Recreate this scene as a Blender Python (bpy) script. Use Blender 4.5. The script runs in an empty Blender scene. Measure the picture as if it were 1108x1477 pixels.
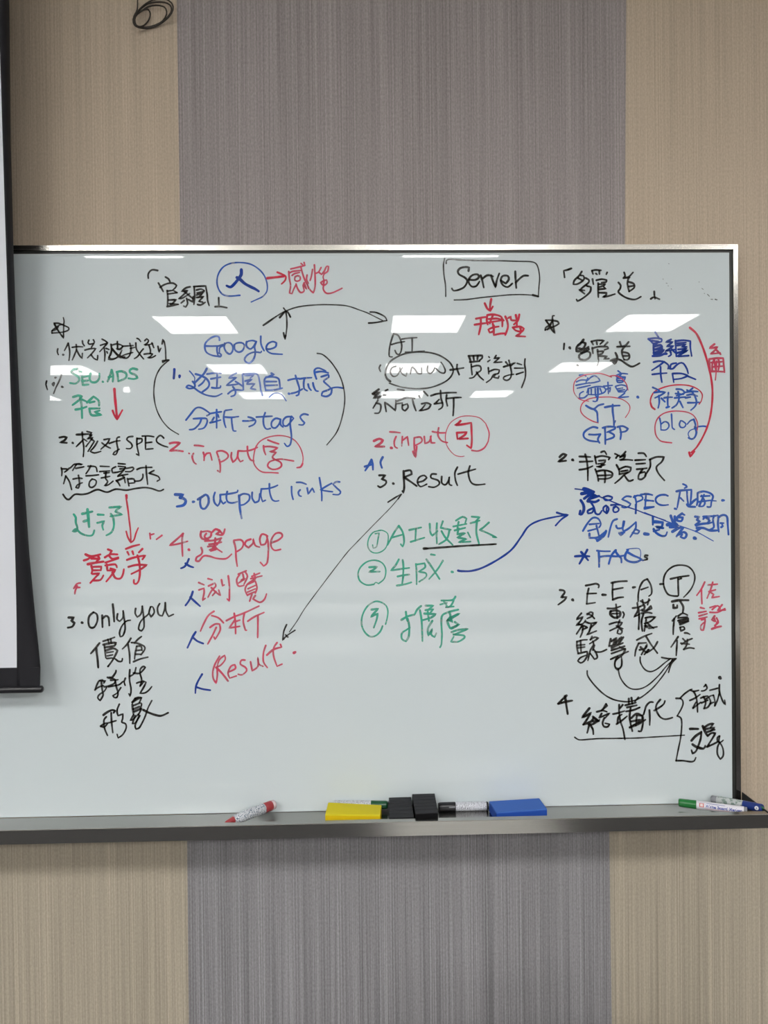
import bpy, bmesh, math, random
from mathutils import Vector, Matrix

SC = bpy.context.scene
COL = SC.collection

# ----------------------------------------------------------------- camera ---
F = 1109.0                                   # focal length in pixels of a 1108 x 1477 picture
CAM = Vector((0.0, -1.67, 1.57))
ROT = Matrix.Rotation(-0.026, 3, 'Z') @ Matrix.Rotation(math.pi / 2 - 0.010, 3, 'X') @ Matrix.Rotation(-0.0105, 3, 'Z')
cd = bpy.data.cameras.new('camera')
cam = bpy.data.objects.new('camera', cd)
COL.objects.link(cam)
cam.matrix_world = Matrix.Translation(CAM) @ ROT.to_4x4()
cd.sensor_fit = 'HORIZONTAL'
cd.sensor_width = 36.0
cd.lens = 36.0 * F / 1108.0
cd.clip_start = 0.02
SC.camera = cam

# ------------------------------------------------------- exposure and world ---
SC.view_settings.view_transform = 'Standard'
SC.view_settings.look = 'None'
SC.view_settings.gamma = 1.0
SC.view_settings.use_curve_mapping = False
SC.view_settings.exposure = 0.0
w = bpy.data.worlds.new('world')
SC.world = w
w.use_nodes = True
w.node_tree.nodes['Background'].inputs[0].default_value = (0.8, 0.9, 1.0, 1)
w.node_tree.nodes['Background'].inputs[1].default_value = 0.02
PANEL_POWER = 32.5                           # glow of the ceiling panels, the only lamps of the room
PANEL_COLOUR = (1.0, 0.985, 0.955)

CEIL = 3.08
BOARD_L, BOARD_R = -1.58, 0.8245             # outer edges of the board frame
BOARD_T = 2.1313
GLASS_B = 0.904
WALL_Y = 0.035


def P(px, py, Y=0.0):
    """point where the sight line of a picture position meets the upright plane y = Y"""
    d = ROT @ Vector(((px - 554.0) / F, -(py - 738.5) / F, -1.0))
    return CAM + d * ((Y - CAM.y) / d.y)


# --------------------------------------------------------------- materials ---
def mat(name, col, rough=0.6, metal=0.0, spec=0.5, coat=0.0):
    m = bpy.data.materials.new(name)
    m.use_nodes = True
    b = m.node_tree.nodes['Principled BSDF']
    b.inputs['Base Color'].default_value = (*col, 1)
    b.inputs['Roughness'].default_value = rough
    b.inputs['Metallic'].default_value = metal
    b.inputs['Specular IOR Level'].default_value = spec
    b.inputs['Coat Weight'].default_value = coat
    return m


def lin(r, g, b):
    return tuple(((c / 255.0 + 0.055) / 1.055) ** 2.4 if c > 10 else c / 255.0 / 12.92 for c in (r, g, b))


def node(nt, kind, **kw):
    n = nt.nodes.new(kind)
    for k, v in kw.items():
        if k.startswith('i_'):
            n.inputs[k[2:].replace('_', ' ')].default_value = v
        else:
            setattr(n, k, v)
    return n


def fabric_mat(name, col, rib, weave=0.10, sx=330.0):
    """woven wall cloth: fine upright ribs of uneven strength and a weave of short threads"""
    m = mat(name, col, 0.95, spec=0.15)
    nt = m.node_tree
    L = nt.links.new
    b = nt.nodes['Principled BSDF']
    tc = node(nt, 'ShaderNodeTexCoord')
    acc = None
    for scale, amp, det in (((sx, 1, 1.3), rib, 2.0), ((sx * 0.12, 1, 0.25), rib * 0.28, 1.0), ((sx * 0.9, 1, sx * 0.5), weave, 1.0), ((1.6, 1, 1.2), 0.05, 1.0)):
        mp = node(nt, 'ShaderNodeMapping')
        mp.inputs['Scale'].default_value = scale
        L(tc.outputs['Object'], mp.inputs['Vector'])
        nz = node(nt, 'ShaderNodeTexNoise', i_Scale=1.0, i_Detail=det)
        L(mp.outputs[0], nz.inputs['Vector'])
        mr = node(nt, 'ShaderNodeMapRange')
        mr.inputs['From Min'].default_value = 0.25
        mr.inputs['From Max'].default_value = 0.75
        mr.inputs['To Min'].default_value = 1.0 - amp
        mr.inputs['To Max'].default_value = 1.0 + amp
        L(nz.outputs[0], mr.inputs[0])
        if acc is None:
            acc = mr.outputs[0]
            ribs = nz.outputs[0]
        else:
            mu = node(nt, 'ShaderNodeMath', operation='MULTIPLY')
            L(acc, mu.inputs[0])
            L(mr.outputs[0], mu.inputs[1])
            acc = mu.outputs[0]
    vm = node(nt, 'ShaderNodeVectorMath', operation='SCALE')
    vm.inputs[0].default_value = col
    L(acc, vm.inputs['Scale'])
    L(vm.outputs[0], b.inputs['Base Color'])
    bp = node(nt, 'ShaderNodeBump', i_Strength=0.25, i_Distance=0.001)
    L(ribs, bp.inputs['Height'])
    L(bp.outputs[0], b.inputs['Normal'])
    return m


def ink_mat(name, col, a0, a1):
    """dry marker ink: streaky, thin in places"""
    m = mat(name, col, 0.07, spec=0.28)
    nt = m.node_tree
    L = nt.links.new
    b = nt.nodes['Principled BSDF']
    tc = node(nt, 'ShaderNodeTexCoord')
    nz = node(nt, 'ShaderNodeTexNoise', i_Scale=55.0, i_Detail=4.0)
    L(tc.outputs['Object'], nz.inputs['Vector'])
    mr = node(nt, 'ShaderNodeMapRange')
    mr.inputs['From Min'].default_value = 0.3
    mr.inputs['From Max'].default_value = 0.7
    mr.inputs['To Min'].default_value = a0
    mr.inputs['To Max'].default_value = a1
    L(nz.outputs[0], mr.inputs[0])
    L(mr.outputs[0], b.inputs['Alpha'])
    return m


def brushed_mat(name, col, rough, axis):
    """brushed stainless steel with fine lines along one axis"""
    m = mat(name, col, rough, metal=1.0)
    nt = m.node_tree
    L = nt.links.new
    b = nt.nodes['Principled BSDF']
    tc = node(nt, 'ShaderNodeTexCoord')
    mp = node(nt, 'ShaderNodeMapping')
    mp.inputs['Scale'].default_value = (3, 900, 900) if axis == 'X' else (900, 900, 3)
    L(tc.outputs['Object'], mp.inputs['Vector'])
    nz = node(nt, 'ShaderNodeTexNoise', i_Scale=1.0, i_Detail=2.0)
    L(mp.outputs[0], nz.inputs['Vector'])
    mr = node(nt, 'ShaderNodeMapRange')
    mr.inputs['To Min'].default_value = rough * 0.75
    mr.inputs['To Max'].default_value = rough * 1.35
    L(nz.outputs[0], mr.inputs[0])
    L(mr.outputs[0], b.inputs['Roughness'])
    bp = node(nt, 'ShaderNodeBump', i_Strength=0.12, i_Distance=0.0004)
    L(nz.outputs[0], bp.inputs['Height'])
    L(bp.outputs[0], b.inputs['Normal'])
    return m


def print_mat(name, base, ink, sx, sy, cut):
    """rows of tiny unreadable print on a marker label"""
    m = mat(name, base, 0.35)
    nt = m.node_tree
    L = nt.links.new
    b = nt.nodes['Principled BSDF']
    tc = node(nt, 'ShaderNodeTexCoord')
    mp = node(nt, 'ShaderNodeMapping')
    mp.inputs['Scale'].default_value = (sx, sy, sx)
    L(tc.outputs['Object'], mp.inputs['Vector'])
    nz = node(nt, 'ShaderNodeTexNoise', i_Scale=1.0, i_Detail=4.0)
    L(mp.outputs[0], nz.inputs['Vector'])
    cr = node(nt, 'ShaderNodeValToRGB')
    cr.color_ramp.elements[0].position = cut - 0.02
    cr.color_ramp.elements[0].color = (*ink, 1)
    cr.color_ramp.elements[1].position = cut + 0.03
    cr.color_ramp.elements[1].color = (*base, 1)
    L(nz.outputs[0], cr.inputs[0])
    L(cr.outputs[0], b.inputs['Base Color'])
    return m


def glow_mat(name, col, power):
    m = bpy.data.materials.new(name)
    m.use_nodes = True
    nt = m.node_tree
    nt.nodes.clear()
    e = node(nt, 'ShaderNodeEmission')
    e.inputs[0].default_value = (*col, 1)
    e.inputs[1].default_value = power
    o = node(nt, 'ShaderNodeOutputMaterial')
    nt.links.new(e.outputs[0], o.inputs[0])
    return m


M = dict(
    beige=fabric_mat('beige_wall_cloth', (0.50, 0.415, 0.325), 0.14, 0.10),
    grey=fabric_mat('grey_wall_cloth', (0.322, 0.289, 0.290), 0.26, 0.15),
    beige_low=fabric_mat('beige_wall_cloth_lower', (0.42, 0.370, 0.295), 0.26),  # darker than the upper beige: weaker light low down put into the colour
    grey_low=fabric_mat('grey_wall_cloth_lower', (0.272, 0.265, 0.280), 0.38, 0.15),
    plaster=mat('painted_wall', (0.68, 0.66, 0.62), 0.9),
    brown=mat('brown_wall_cloth', (0.20, 0.17, 0.14), 0.9),
    ceiling=mat('ceiling_tile_white', (0.82, 0.82, 0.80), 0.95, spec=0.1),
    carpet=mat('grey_carpet', (0.10, 0.10, 0.105), 1.0, spec=0.0),
    glass=mat('white_glass_board', (0.606, 0.672, 0.702), 0.012, spec=0.30),
    end_black=mat('black_end_plate', (0.02, 0.02, 0.02), 0.45, spec=0.3),
    glass_edge=mat('frosted_glass_edge', (0.60, 0.66, 0.68), 0.8, spec=0.1),
    gasket=mat('dark_gasket', (0.03, 0.032, 0.03), 0.4),
    steel_h=brushed_mat('brushed_steel_horizontal', (0.56, 0.54, 0.50), 0.24, 'X'),
    steel_v=brushed_mat('brushed_steel_vertical', (0.50, 0.485, 0.46), 0.16, 'Z'),
    steel_tray=brushed_mat('brushed_steel_tray', (0.40, 0.39, 0.37), 0.22, 'X'),
    screen=mat('projection_fabric', (0.69, 0.715, 0.775), 0.9, spec=0.1),
    screen_black=mat('black_screen_border', (0.016, 0.016, 0.020), 0.75, spec=0.25),
    plastic_black=mat('black_plastic', (0.012, 0.012, 0.015), 0.35),
    cord=mat('dark_brown_cord', (0.035, 0.028, 0.022), 0.6),
    desk=mat('pale_desk_laminate', (0.80, 0.80, 0.78), 0.85, spec=0.15),
    desk_leg=mat('grey_desk_metal', (0.2, 0.2, 0.2), 0.4, metal=0.8),
    lamp_frame=mat('lamp_frame_white', (0.75, 0.75, 0.73), 0.5),
    panel=glow_mat('lamp_panel_glow', PANEL_COLOUR, PANEL_POWER),
    spot=glow_mat('spot_glow', (1.0, 0.98, 0.95), 60.0),
    k=ink_mat('black_ink', (0.012, 0.010, 0.008), 0.74, 1.0),
    b=ink_mat('blue_ink', (0.024, 0.105, 0.48), 0.58, 0.94),
    B=ink_mat('dark_blue_ink', (0.010, 0.045, 0.31), 0.75, 1.0),
    r=ink_mat('red_ink', (0.63, 0.055, 0.115), 0.52, 0.92),
    R=ink_mat('strong_red_ink', (0.58, 0.030, 0.065), 0.68, 1.0),
    g=ink_mat('green_ink', (0.030, 0.40, 0.265), 0.48, 0.88),
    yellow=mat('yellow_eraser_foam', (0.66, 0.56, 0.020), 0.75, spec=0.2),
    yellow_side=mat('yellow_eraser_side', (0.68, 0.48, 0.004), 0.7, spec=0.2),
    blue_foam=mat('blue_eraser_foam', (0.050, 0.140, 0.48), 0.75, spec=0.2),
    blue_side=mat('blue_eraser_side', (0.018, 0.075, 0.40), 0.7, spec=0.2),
    black_foam=mat('black_eraser_foam', (0.026, 0.027, 0.031), 0.75, spec=0.25),
    black_core=mat('black_eraser_core', (0.005, 0.005, 0.006), 0.8, spec=0.1),
    white_label=mat('white_marker_barrel', (0.72, 0.71, 0.78), 0.3),
    label_print=print_mat('black_print_on_white_label', (0.60, 0.62, 0.68), (0.07, 0.07, 0.10), 650, 800, 0.42),
    label_red=print_mat('blue_red_print_on_white_label', (0.62, 0.64, 0.68), (0.08, 0.13, 0.20), 480, 480, 0.45),
    label_silver=print_mat('green_print_on_grey_label', (0.50, 0.53, 0.54), (0.20, 0.27, 0.24), 130, 300, 0.47),
    red_plastic=mat('dull_red_plastic', (0.36, 0.045, 0.055), 0.3),
    pink_clear=mat('pinkish_clear_plastic', (0.62, 0.50, 0.52), 0.2),
    green_plastic=mat('green_plastic', (0.012, 0.17, 0.035), 0.3),
    green_dark=mat('dark_green_plastic', (0.006, 0.075, 0.028), 0.3),
    blue_plastic=mat('blue_plastic', (0.012, 0.035, 0.21), 0.3),
    grey_plastic=mat('grey_plastic', (0.24, 0.25, 0.28), 0.3),
    print_blue=mat('blue_print', (0.03, 0.06, 0.36), 0.4),
    print_red=mat('red_print', (0.60, 0.12, 0.13), 0.4),
    print_white=mat('white_print', (0.80, 0.80, 0.80), 0.4),
)


# ------------------------------------------------------------ mesh helpers ---
def link(name, bm, m, parent=None, smooth=False, mats=None):
    me = bpy.data.meshes.new(name)
    bm.normal_update()
    bm.to_mesh(me)
    bm.free()
    for x in (mats or [m]):
        me.materials.append(x)
    if smooth:
        for p in me.polygons:
            p.use_smooth = True
    o = bpy.data.objects.new(name, me)
    COL.objects.link(o)
    if parent:
        o.parent = parent
    return o


def tag(o, label=None, cat=None, group=None, kind=None):
    for k, v in (('label', label), ('category', cat), ('group', group), ('kind', kind)):
        if v:
            o[k] = v
    return o


def empty(name, loc, label, cat, group=None):
    o = bpy.data.objects.new(name, None)
    o.empty_display_size = 0.03
    o.location = loc
    COL.objects.link(o)
    return tag(o, label, cat, group)


def box(bm, lo, hi, bevel=0.0):
    vs = [bm.verts.new((x, y, z)) for x in (lo[0], hi[0]) for y in (lo[1], hi[1]) for z in (lo[2], hi[2])]
    fs = [(0, 1, 3, 2), (4, 6, 7, 5), (0, 4, 5, 1), (2, 3, 7, 6), (0, 2, 6, 4), (1, 5, 7, 3)]
    faces = [bm.faces.new([vs[i] for i in f]) for f in fs]
    if bevel:
        es = list({e for f in faces for e in f.edges})
        bmesh.ops.bevel(bm, geom=es, offset=bevel, segments=2, affect='EDGES', profile=0.5)
    return vs


def boxobj(name, lo, hi, m, parent=None, bevel=0.0):
    bm = bmesh.new()
    box(bm, lo, hi, bevel)
    return link(name, bm, m, parent)


def prism(bm, quad_front, quad_back):
    a = [bm.verts.new(p) for p in quad_front]
    b = [bm.verts.new(p) for p in quad_back]
    n = len(a)
    bm.faces.new(a)
    bm.faces.new(b[::-1])
    for i in range(n):
        bm.faces.new([a[(i + 1) % n], a[i], b[i], b[(i + 1) % n]])
    bmesh.ops.recalc_face_normals(bm, faces=bm.faces[:])


def tube(bm, pts, r, seg=8):
    pts = [Vector(p) for p in pts]
    rings = []
    up = Vector((0, 1, 0))
    for i, p in enumerate(pts):
        t = (pts[min(i + 1, len(pts) - 1)] - pts[max(i - 1, 0)]).normalized()
        a = t.cross(up)
        if a.length < 1e-4:
            a = t.cross(Vector((1, 0, 0)))
        a.normalize()
        b = t.cross(a).normalized()
        rings.append([bm.verts.new(p + a * r * math.cos(k * 2 * math.pi / seg) + b * r * math.sin(k * 2 * math.pi / seg)) for k in range(seg)])
    for i in range(len(rings) - 1):
        for k in range(seg):
            bm.faces.new((rings[i][k], rings[i][(k + 1) % seg], rings[i + 1][(k + 1) % seg], rings[i + 1][k]))
    bm.faces.new(rings[0][::-1])
    bm.faces.new(rings[-1])


def lathe(bm, prof, seg=28):
    """prof: (distance along x, radius) pairs, turned about the local x axis"""
    rings = []
    for x, r in prof:
        rings.append([bm.verts.new((x, r * math.cos(k * 2 * math.pi / seg), r * math.sin(k * 2 * math.pi / seg))) for k in range(seg)])
    for i in range(len(rings) - 1):
        for k in range(seg):
            bm.faces.new((rings[i][k], rings[i][(k + 1) % seg], rings[i + 1][(k + 1) % seg], rings[i + 1][k]))
    bm.faces.new(rings[0][::-1])
    bm.faces.new(rings[-1])
    bmesh.ops.recalc_face_normals(bm, faces=bm.faces[:])


def smooth_path(pts, closed=False, step=0.004):
    """Catmull-Rom curve through the points"""
    out = []
    n = len(pts)
    if n < 3:
        return [Vector(p) for p in pts]
    for i in range(n - 1):
        p0 = Vector(pts[max(i - 1, 0)])
        p1 = Vector(pts[i])
        p2 = Vector(pts[i + 1])
        p3 = Vector(pts[min(i + 2, n - 1)])
        # a sharp corner of the pen stays a corner
        m1 = (p2 - p0) * 0.5
        m2 = (p3 - p1) * 0.5
        seg = (p2 - p1)
        if (p1 - p0).length > 1e-9 and (p1 - p0).normalized().dot(seg.normalized()) < 0.15:
            m1 = seg * 0.7
        if (p3 - p2).length > 1e-9 and (p3 - p2).normalized().dot(seg.normalized()) < 0.15:
            m2 = seg * 0.7
        L = seg.length
        mm = max(m1.length, 1e-9)
        if mm > L * 1.2:
            m1 = m1 * (L * 1.2 / mm)
        mm = max(m2.length, 1e-9)
        if mm > L * 1.2:
            m2 = m2 * (L * 1.2 / mm)
        k = max(2, min(10, int(L / step) + 1))
        for j in range(k):
            t = j / k
            t2, t3 = t * t, t * t * t
            out.append(p1 * (2 * t3 - 3 * t2 + 1) + m1 * (t3 - 2 * t2 + t) + p2 * (-2 * t3 + 3 * t2) + m2 * (t3 - t2))
    out.append(Vector(pts[-1]))
    return out


# ======================================================== the room (setting) ===
X0, X1, Y1 = -5.2, 4.0, -12.4
o = boxobj('floor', (X0 - .1, Y1 - .1, -0.08), (X1 + .1, WALL_Y + .15, 0.0), M['carpet']); tag(o, kind='structure')
o = boxobj('ceiling', (X0 - .1, Y1 - .1, CEIL), (X1 + .1, WALL_Y + .15, CEIL + 0.1), M['ceiling']); tag(o, kind='structure')
o = boxobj('wall_left', (X0 - .1, Y1, 0), (X0, WALL_Y + .1, CEIL), M['plaster']); tag(o, kind='structure')
o = boxobj('wall_right', (X1, Y1, 0), (X1 + .1, WALL_Y + .1, CEIL), M['brown']); tag(o, kind='structure')
o = boxobj('wall_rear', (X0 - .1, Y1 - .1, 0), (X1 + .1, Y1, CEIL), M['plaster']); tag(o, kind='structure')
wall = boxobj('wall_front', (X0 - .1, WALL_Y + .006, 0), (X1 + .1, WALL_Y + .12, CEIL), M['plaster']); tag(wall, kind='structure')


def seam(a, b):
    """x of a cloth seam at a height, from two picture positions on it"""
    A, B = P(*a, WALL_Y), P(*b, WALL_Y)
    return lambda z: A.x + (B.x - A.x) * (z - A.z) / (B.z - A.z)


up_l, up_r = seam((255, 0), (260, 350)), seam((903.5, 0), (901.5, 350))
lo_l, lo_r = seam((270, 1215), (272.5, 1477)), seam((879, 1200), (882.5, 1470))
MID = 0.862


def cloth(name, xl, xr, z0, z1, m, label=None):
    bm = bmesh.new()
    q = [(xl(z0), WALL_Y, z0), (xr(z0), WALL_Y, z0), (xr(z1), WALL_Y, z1), (xl(z1), WALL_Y, z1)]
    prism(bm, q, [(x, WALL_Y + .006, z) for x, y, z in q])
    o = link(name, bm, m, wall)
    if label:
        o['label'] = label
    return o


left = lambda z: X0
right = lambda z: X1
cloth('wall_cloth_panel', left, up_l, MID, CEIL, M['beige'], 'beige woven cloth panel, upper left')
cloth('wall_cloth_panel', up_l, up_r, MID, CEIL, M['grey'], 'grey woven cloth panel, upper middle')
cloth('wall_cloth_panel', up_r, right, MID, CEIL, M['beige'], 'beige woven cloth panel, upper right')
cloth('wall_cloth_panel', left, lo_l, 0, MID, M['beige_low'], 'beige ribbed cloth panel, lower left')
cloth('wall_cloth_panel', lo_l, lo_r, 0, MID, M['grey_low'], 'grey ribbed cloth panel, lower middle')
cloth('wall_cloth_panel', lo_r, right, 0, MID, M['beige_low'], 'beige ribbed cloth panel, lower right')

# ceiling lamps (seen only as reflections in the glossy board)
cols = [(-3.54, -2.95), (-1.65, -1.07), (0.25, 0.83), (2.13, 2.71)]
rows = [(-3.005, -2.405), (-5.05, -4.43), (-7.10, -6.50), (-9.18, -8.52)]
rown = ['nearest row to the board', 'second row from the board', 'third row from the board', 'last row from the board']
coln = ['far left', 'left', 'middle', 'right', 'far right']
for ri, (ya, yb) in enumerate(rows):
    for ci, (xa, xb) in enumerate(cols):
        if ri == 3 and ci == 3:
            xa, xb = 1.50, 2.02
        if ri == 3 and ci == 0:
            xa, xb = -4.78, -4.17
        if ri == 0 and ci == 3:
            xa, xb = 2.30, 2.88
        e = empty('ceiling_lamp', ((xa + xb) / 2, (ya + yb) / 2, CEIL - .012), 'square white ceiling panel lamp, %s, %s' % (coln[ci], rown[ri]), 'ceiling lamp', 'ceiling panel lamps reflected in the board')
        hx, hy = (xb - xa) / 2, (yb - ya) / 2
        bm = bmesh.new()
        for lo, hi in (((-hx - .012, -hy - .012, -.004), (-hx, hy + .012, .011)), ((hx, -hy - .012, -.004), (hx + .012, hy + .012, .011)), ((-hx, -hy - .012, -.004), (hx, -hy, .011)), ((-hx, hy, -.004), (hx, hy + .012, .011))):
            box(bm, lo, hi)
        link('lamp_frame', bm, M['lamp_frame'], e)
        boxobj('lamp_diffuser', (-hx, -hy, -.002), (hx, hy, .011), M['panel'], e)

# small bright spotlight with its bar
e = empty('ceiling_spotlight', (-2.97, -8.10, CEIL), 'small bright round ceiling spotlight on a slim bar', 'spotlight')
boxobj('bar', (-.30, -.012, -.02), (-.03, .012, 0), M['lamp_frame'], e)
bm = bmesh.new(); lathe(bm, [(0, .03), (.05, .034), (.052, .02)], 20)
hd = link('lamp_head', bm, M['spot'], e); hd.rotation_euler = (0, math.pi / 2, 0); hd.location = (0, 0, -.01)

# unseen white table, added only to put a bright reflection in the tray lip
e = empty('reflector_table', (0.28, -0.72, 0), 'unseen small white table added in front of the board to brighten the tray lip', 'table')
boxobj('tabletop', (-.23, -.25, .67), (.23, .25, .695), M['print_white'], e, .003)
for x in (-.19, .19):
    for y in (-.21, .21):
        boxobj('leg', (x - .015, y - .015, 0), (x + .015, y + .015, .6705), M['desk_leg'], e)

# long pale tables behind the photographer (their tops show as faint bands in the board)
for i, (ya, yb) in enumerate([(-3.17, -2.52), (-4.75, -4.12), (-6.3, -5.7), (-7.9, -7.3)]):
    nm = ['nearest', 'second', 'third', 'farthest'][i]
    e = empty('long_table', (0.3, (ya + yb) / 2, 0), 'long pale laminate table facing the board, %s row' % nm, 'table', 'long tables facing the board')
    hy = (yb - ya) / 2
    boxobj('tabletop', (-3.3, -hy, .725), (3.3, hy, .75), M['desk'], e, .003)
    for x in (-3.2, 0, 3.2):
        for y in (-hy + .06, hy - .06):
            boxobj('leg', (x - .02, y - .02, 0), (x + .02, y + .02, .7255), M['desk_leg'], e)

# ======================================================== the whiteboard ======
board = empty('whiteboard', ((BOARD_L + BOARD_R) / 2, 0, GLASS_B), 'large glossy white glass board in a brushed steel frame, covered in handwriting', 'whiteboard')
BO = Vector(board.location)


def bb(name, lo, hi, m, bevel=0.0, parent=None):
    return boxobj(name, tuple(Vector(lo) - BO), tuple(Vector(hi) - BO), m, parent or board, bevel)


GR, GT = 0.8060, 2.1135                       # edges of the glass
pane = bb('glass_pane', (BOARD_L + .018, 0, GLASS_B), (GR, .012, GT), M['glass'])
bb('glass_edge', (BOARD_L + .018, -.0005, GT - .0040), (GR, -.0001, GT), M['glass_edge'])
bb('backing', (BOARD_L + .004, .012, GLASS_B), (BOARD_R - .004, WALL_Y, BOARD_T - .004), M['gasket'])
bb('gasket', (BOARD_L + .012, .003, GT), (BOARD_R - .010, .012, GT + .007), M['gasket'])
bb('gasket', (GR, .003, GLASS_B), (GR + .0075, .012, GT), M['gasket'])


def rail(name, prof, a, b, m):
    """frame rail with a slightly rounded face; prof in (outward, y)"""
    bm = bmesh.new()
    prism(bm, a, b)
    return link(name, bm, m, board)


# mitred top and right rails, face leaning a little outward
fT, fR = 0.0112, 0.0108
zT, xR, xL = BOARD_T, BOARD_R, BOARD_L
yo, yi = -.0020, -.0022
def rail4(name, p, q, m):
    bm = bmesh.new()
    prism(bm, [tuple(Vector(v) - BO) for v in p], [tuple(Vector(v) - BO) for v in q])
    return link(name, bm, m, board)
rail4('frame_rail', [(xL, yo, zT), (xL, yo, zT), (xL, WALL_Y, zT), (xL + fT, .012, zT - fT), (xL + fT, yi, zT - fT)][1:], [(xR, yo, zT), (xR, WALL_Y, zT), (xR - fR, .012, zT - fT), (xR - fR, yi, zT - fT)], M['steel_h'])
rail4('frame_rail', [(xR, yo, zT), (xR, WALL_Y, zT), (xR - fR, .012, zT - fT), (xR - fR, yo - .0013, zT - fT)], [(xR, yo, GLASS_B), (xR, WALL_Y, GLASS_B), (xR - fR, .012, GLASS_B), (xR - fR, yo - .0013, GLASS_B)], M['steel_v'])
rail4('frame_rail', [(xL, yo, zT), (xL, WALL_Y, zT), (xL + fT, .012, zT - fT), (xL + fT, yi, zT - fT)], [(xL, yo, GLASS_B), (xL, WALL_Y, GLASS_B), (xL + fT, .012, GLASS_B), (xL + fT, yi, GLASS_B)], M['steel_v'])

# the pen tray, fixed below the glass
TZ, TY, TF = .8975, -.120, .9035              # underside, front, floor of the tray
tray = empty('pen_tray', ((BOARD_L + BOARD_R) / 2, 0, TZ), 'long brushed steel pen tray running under the whiteboard', 'tray')
TO = Vector(tray.location)
def tb(name, lo, hi, m, bevel=0.0):
    return boxobj(name, tuple(Vector(lo) - TO), tuple(Vector(hi) - TO), m, tray, bevel)
TB = -.0028
TRAY_R = .8255
tb('tray_floor', (BOARD_L, TY + .0025, TZ), (TRAY_R, TB, TF), M['steel_tray'])
bm = bmesh.new()
prof = [(TY, TZ), (TY, .9250), (TY + .0010, .9262), (TY + .0160, .9262), (TY + .0160, .9242), (TY + .0025, .9242), (TY + .0025, TZ)]
prism(bm, [tuple(Vector((BOARD_L, y, z)) - TO) for y, z in prof], [tuple(Vector((TRAY_R, y, z)) - TO) for y, z in prof])
link('tray_lip', bm, M['steel_tray'], tray)
for x in (BOARD_L - .002, TRAY_R):
    tb('end_plate', (x, TY, TZ), (x + .002, TB, .9275), M['end_black'])

# ------------------------------------------------------------- handwriting ---
INKN = [0]
MPP = 1.67 / F                                # metres per picture pixel on the glass


def W(name, label, ink, width, ox, oy, cw, strokes, scale=None):
    """one piece of handwriting: pen strokes laid as thin ink ribbons on the glass"""
    s = scale or 1108.0 / cw
    bm = bmesh.new()
    INKN[0] += 1
    base = 0.00025 + (INKN[0] % 7) * 0.00009
    rnd = random.Random(INKN[0])
    n = 0
    for st in strokes.split(';'):
        st = st.strip()
        if not st:
            continue
        wd = width
        if st[0] == 'w':
            a, st = st.split(':', 1)
            wd = float(a[1:])
        pts = [tuple(float(v) for v in q.split(',')) for q in st.split()]
        y = -(base + n * 0.0000035)
        n += 1
        pp = []
        for x, yy in pts:
            q = P(ox + x / s, oy + yy / s, 0.0)
            q.y = y
            if q.x > GR - .002:
                q.x = GR - .002
            pp.append(q)
        path = smooth_path(pp)
        w2 = wd * MPP * 0.52
        N = len(path)
        # length-based pressure: a touch lighter at the end of a stroke
        Lv = []
        Rv = []
        ph = rnd.random() * 6.28
        for i, p in enumerate(path):
            t = path[min(i + 1, N - 1)] - path[max(i - 1, 0)]
            if t.length < 1e-9:
                t = Vector((1, 0, 0))
            t.normalize()
            nrm = Vector((-t.z, 0, t.x))
            u = i / max(N - 1, 1)
            ww = w2 * (1.06 - 0.22 * u * u + 0.07 * math.sin(ph + i * 0.7))
            Lv.append(bm.verts.new(p + nrm * ww - BO))
            Rv.append(bm.verts.new(p - nrm * ww - BO))
        for i in range(N - 1):
            try:
                bm.faces.new((Lv[i], Rv[i], Rv[i + 1], Lv[i + 1]))
            except ValueError:
                pass
        for idx, sg in ((0, -1), (N - 1, 1)):
            p = path[idx]
            t = (path[1] - path[0]) if idx == 0 else (path[-1] - path[-2])
            t.normalize()
            a = Lv[idx].co + BO
            rr = (a - p).length
            nrm = (a - p).normalized()
            arc = [Lv[idx]]
            for k in (1, 2, 3):
                an = math.pi * k / 4
                arc.append(bm.verts.new(p + nrm * rr * math.cos(an) + t * sg * rr * math.sin(an) - BO))
            arc.append(Rv[idx])
            bm.faces.new(arc if sg < 0 else arc[::-1])
    for f in bm.faces:
        f.normal_update()
        if f.normal.y > 0:
            f.normal_flip()
    o = link(name, bm, M[ink], board)
    o['label'] = label
    return o


# --- column 1 and heading -------------------------------------------------
W('handwritten_word','black handwritten website heading between corner brackets','k',2.6,200,370,160,
 "190,140 145,132 115,145 95,180 98,218;268,205 300,225 315,258;198,265 225,310 246,350;215,308 250,285 300,268 350,268 380,290 365,315 340,335 385,362;285,340 292,420 288,500;290,345 335,340;292,375 385,362;300,435 375,432 330,475 300,470 398,478;285,500 340,490 398,478;"
 "515,303 470,315 430,350 490,340 445,385 400,422 440,415 510,370;455,350 500,385 540,420;480,420 490,470 470,505 450,495;500,430 540,455 545,400;455,440 425,465;555,305 560,400 552,480;550,300 670,295 685,380 690,440 705,490;580,335 625,325 655,340;585,365 640,350;580,385 635,365 610,395;580,410 650,400 600,450 640,455;590,480 620,485 665,458;655,345 625,385;"
 "800,412 802,495;765,502 820,500 882,512")
W('handwritten_word','dark blue handwritten character inside the circle','B',4.2,200,370,160,
 "1026,132 1025,180 1000,220 960,270 920,305 880,292;982,210 1010,225 1060,270 1110,298 1165,325 1200,348")
W('drawn_circle','blue circle drawn round a character','b',2.2,200,370,160,
 "1012,388 900,395 830,370 790,300 785,220 810,150 860,95 940,65 1040,62 1130,82 1210,135 1260,200 1285,280 1280,350 1240,400 1180,430 1125,455")
W('drawn_arrow','short red arrow pointing right','R',3.4,360,370,160,
 "178,217 260,208 345,198;w2.6:278,158 330,180 362,200 355,240 320,275")
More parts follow.
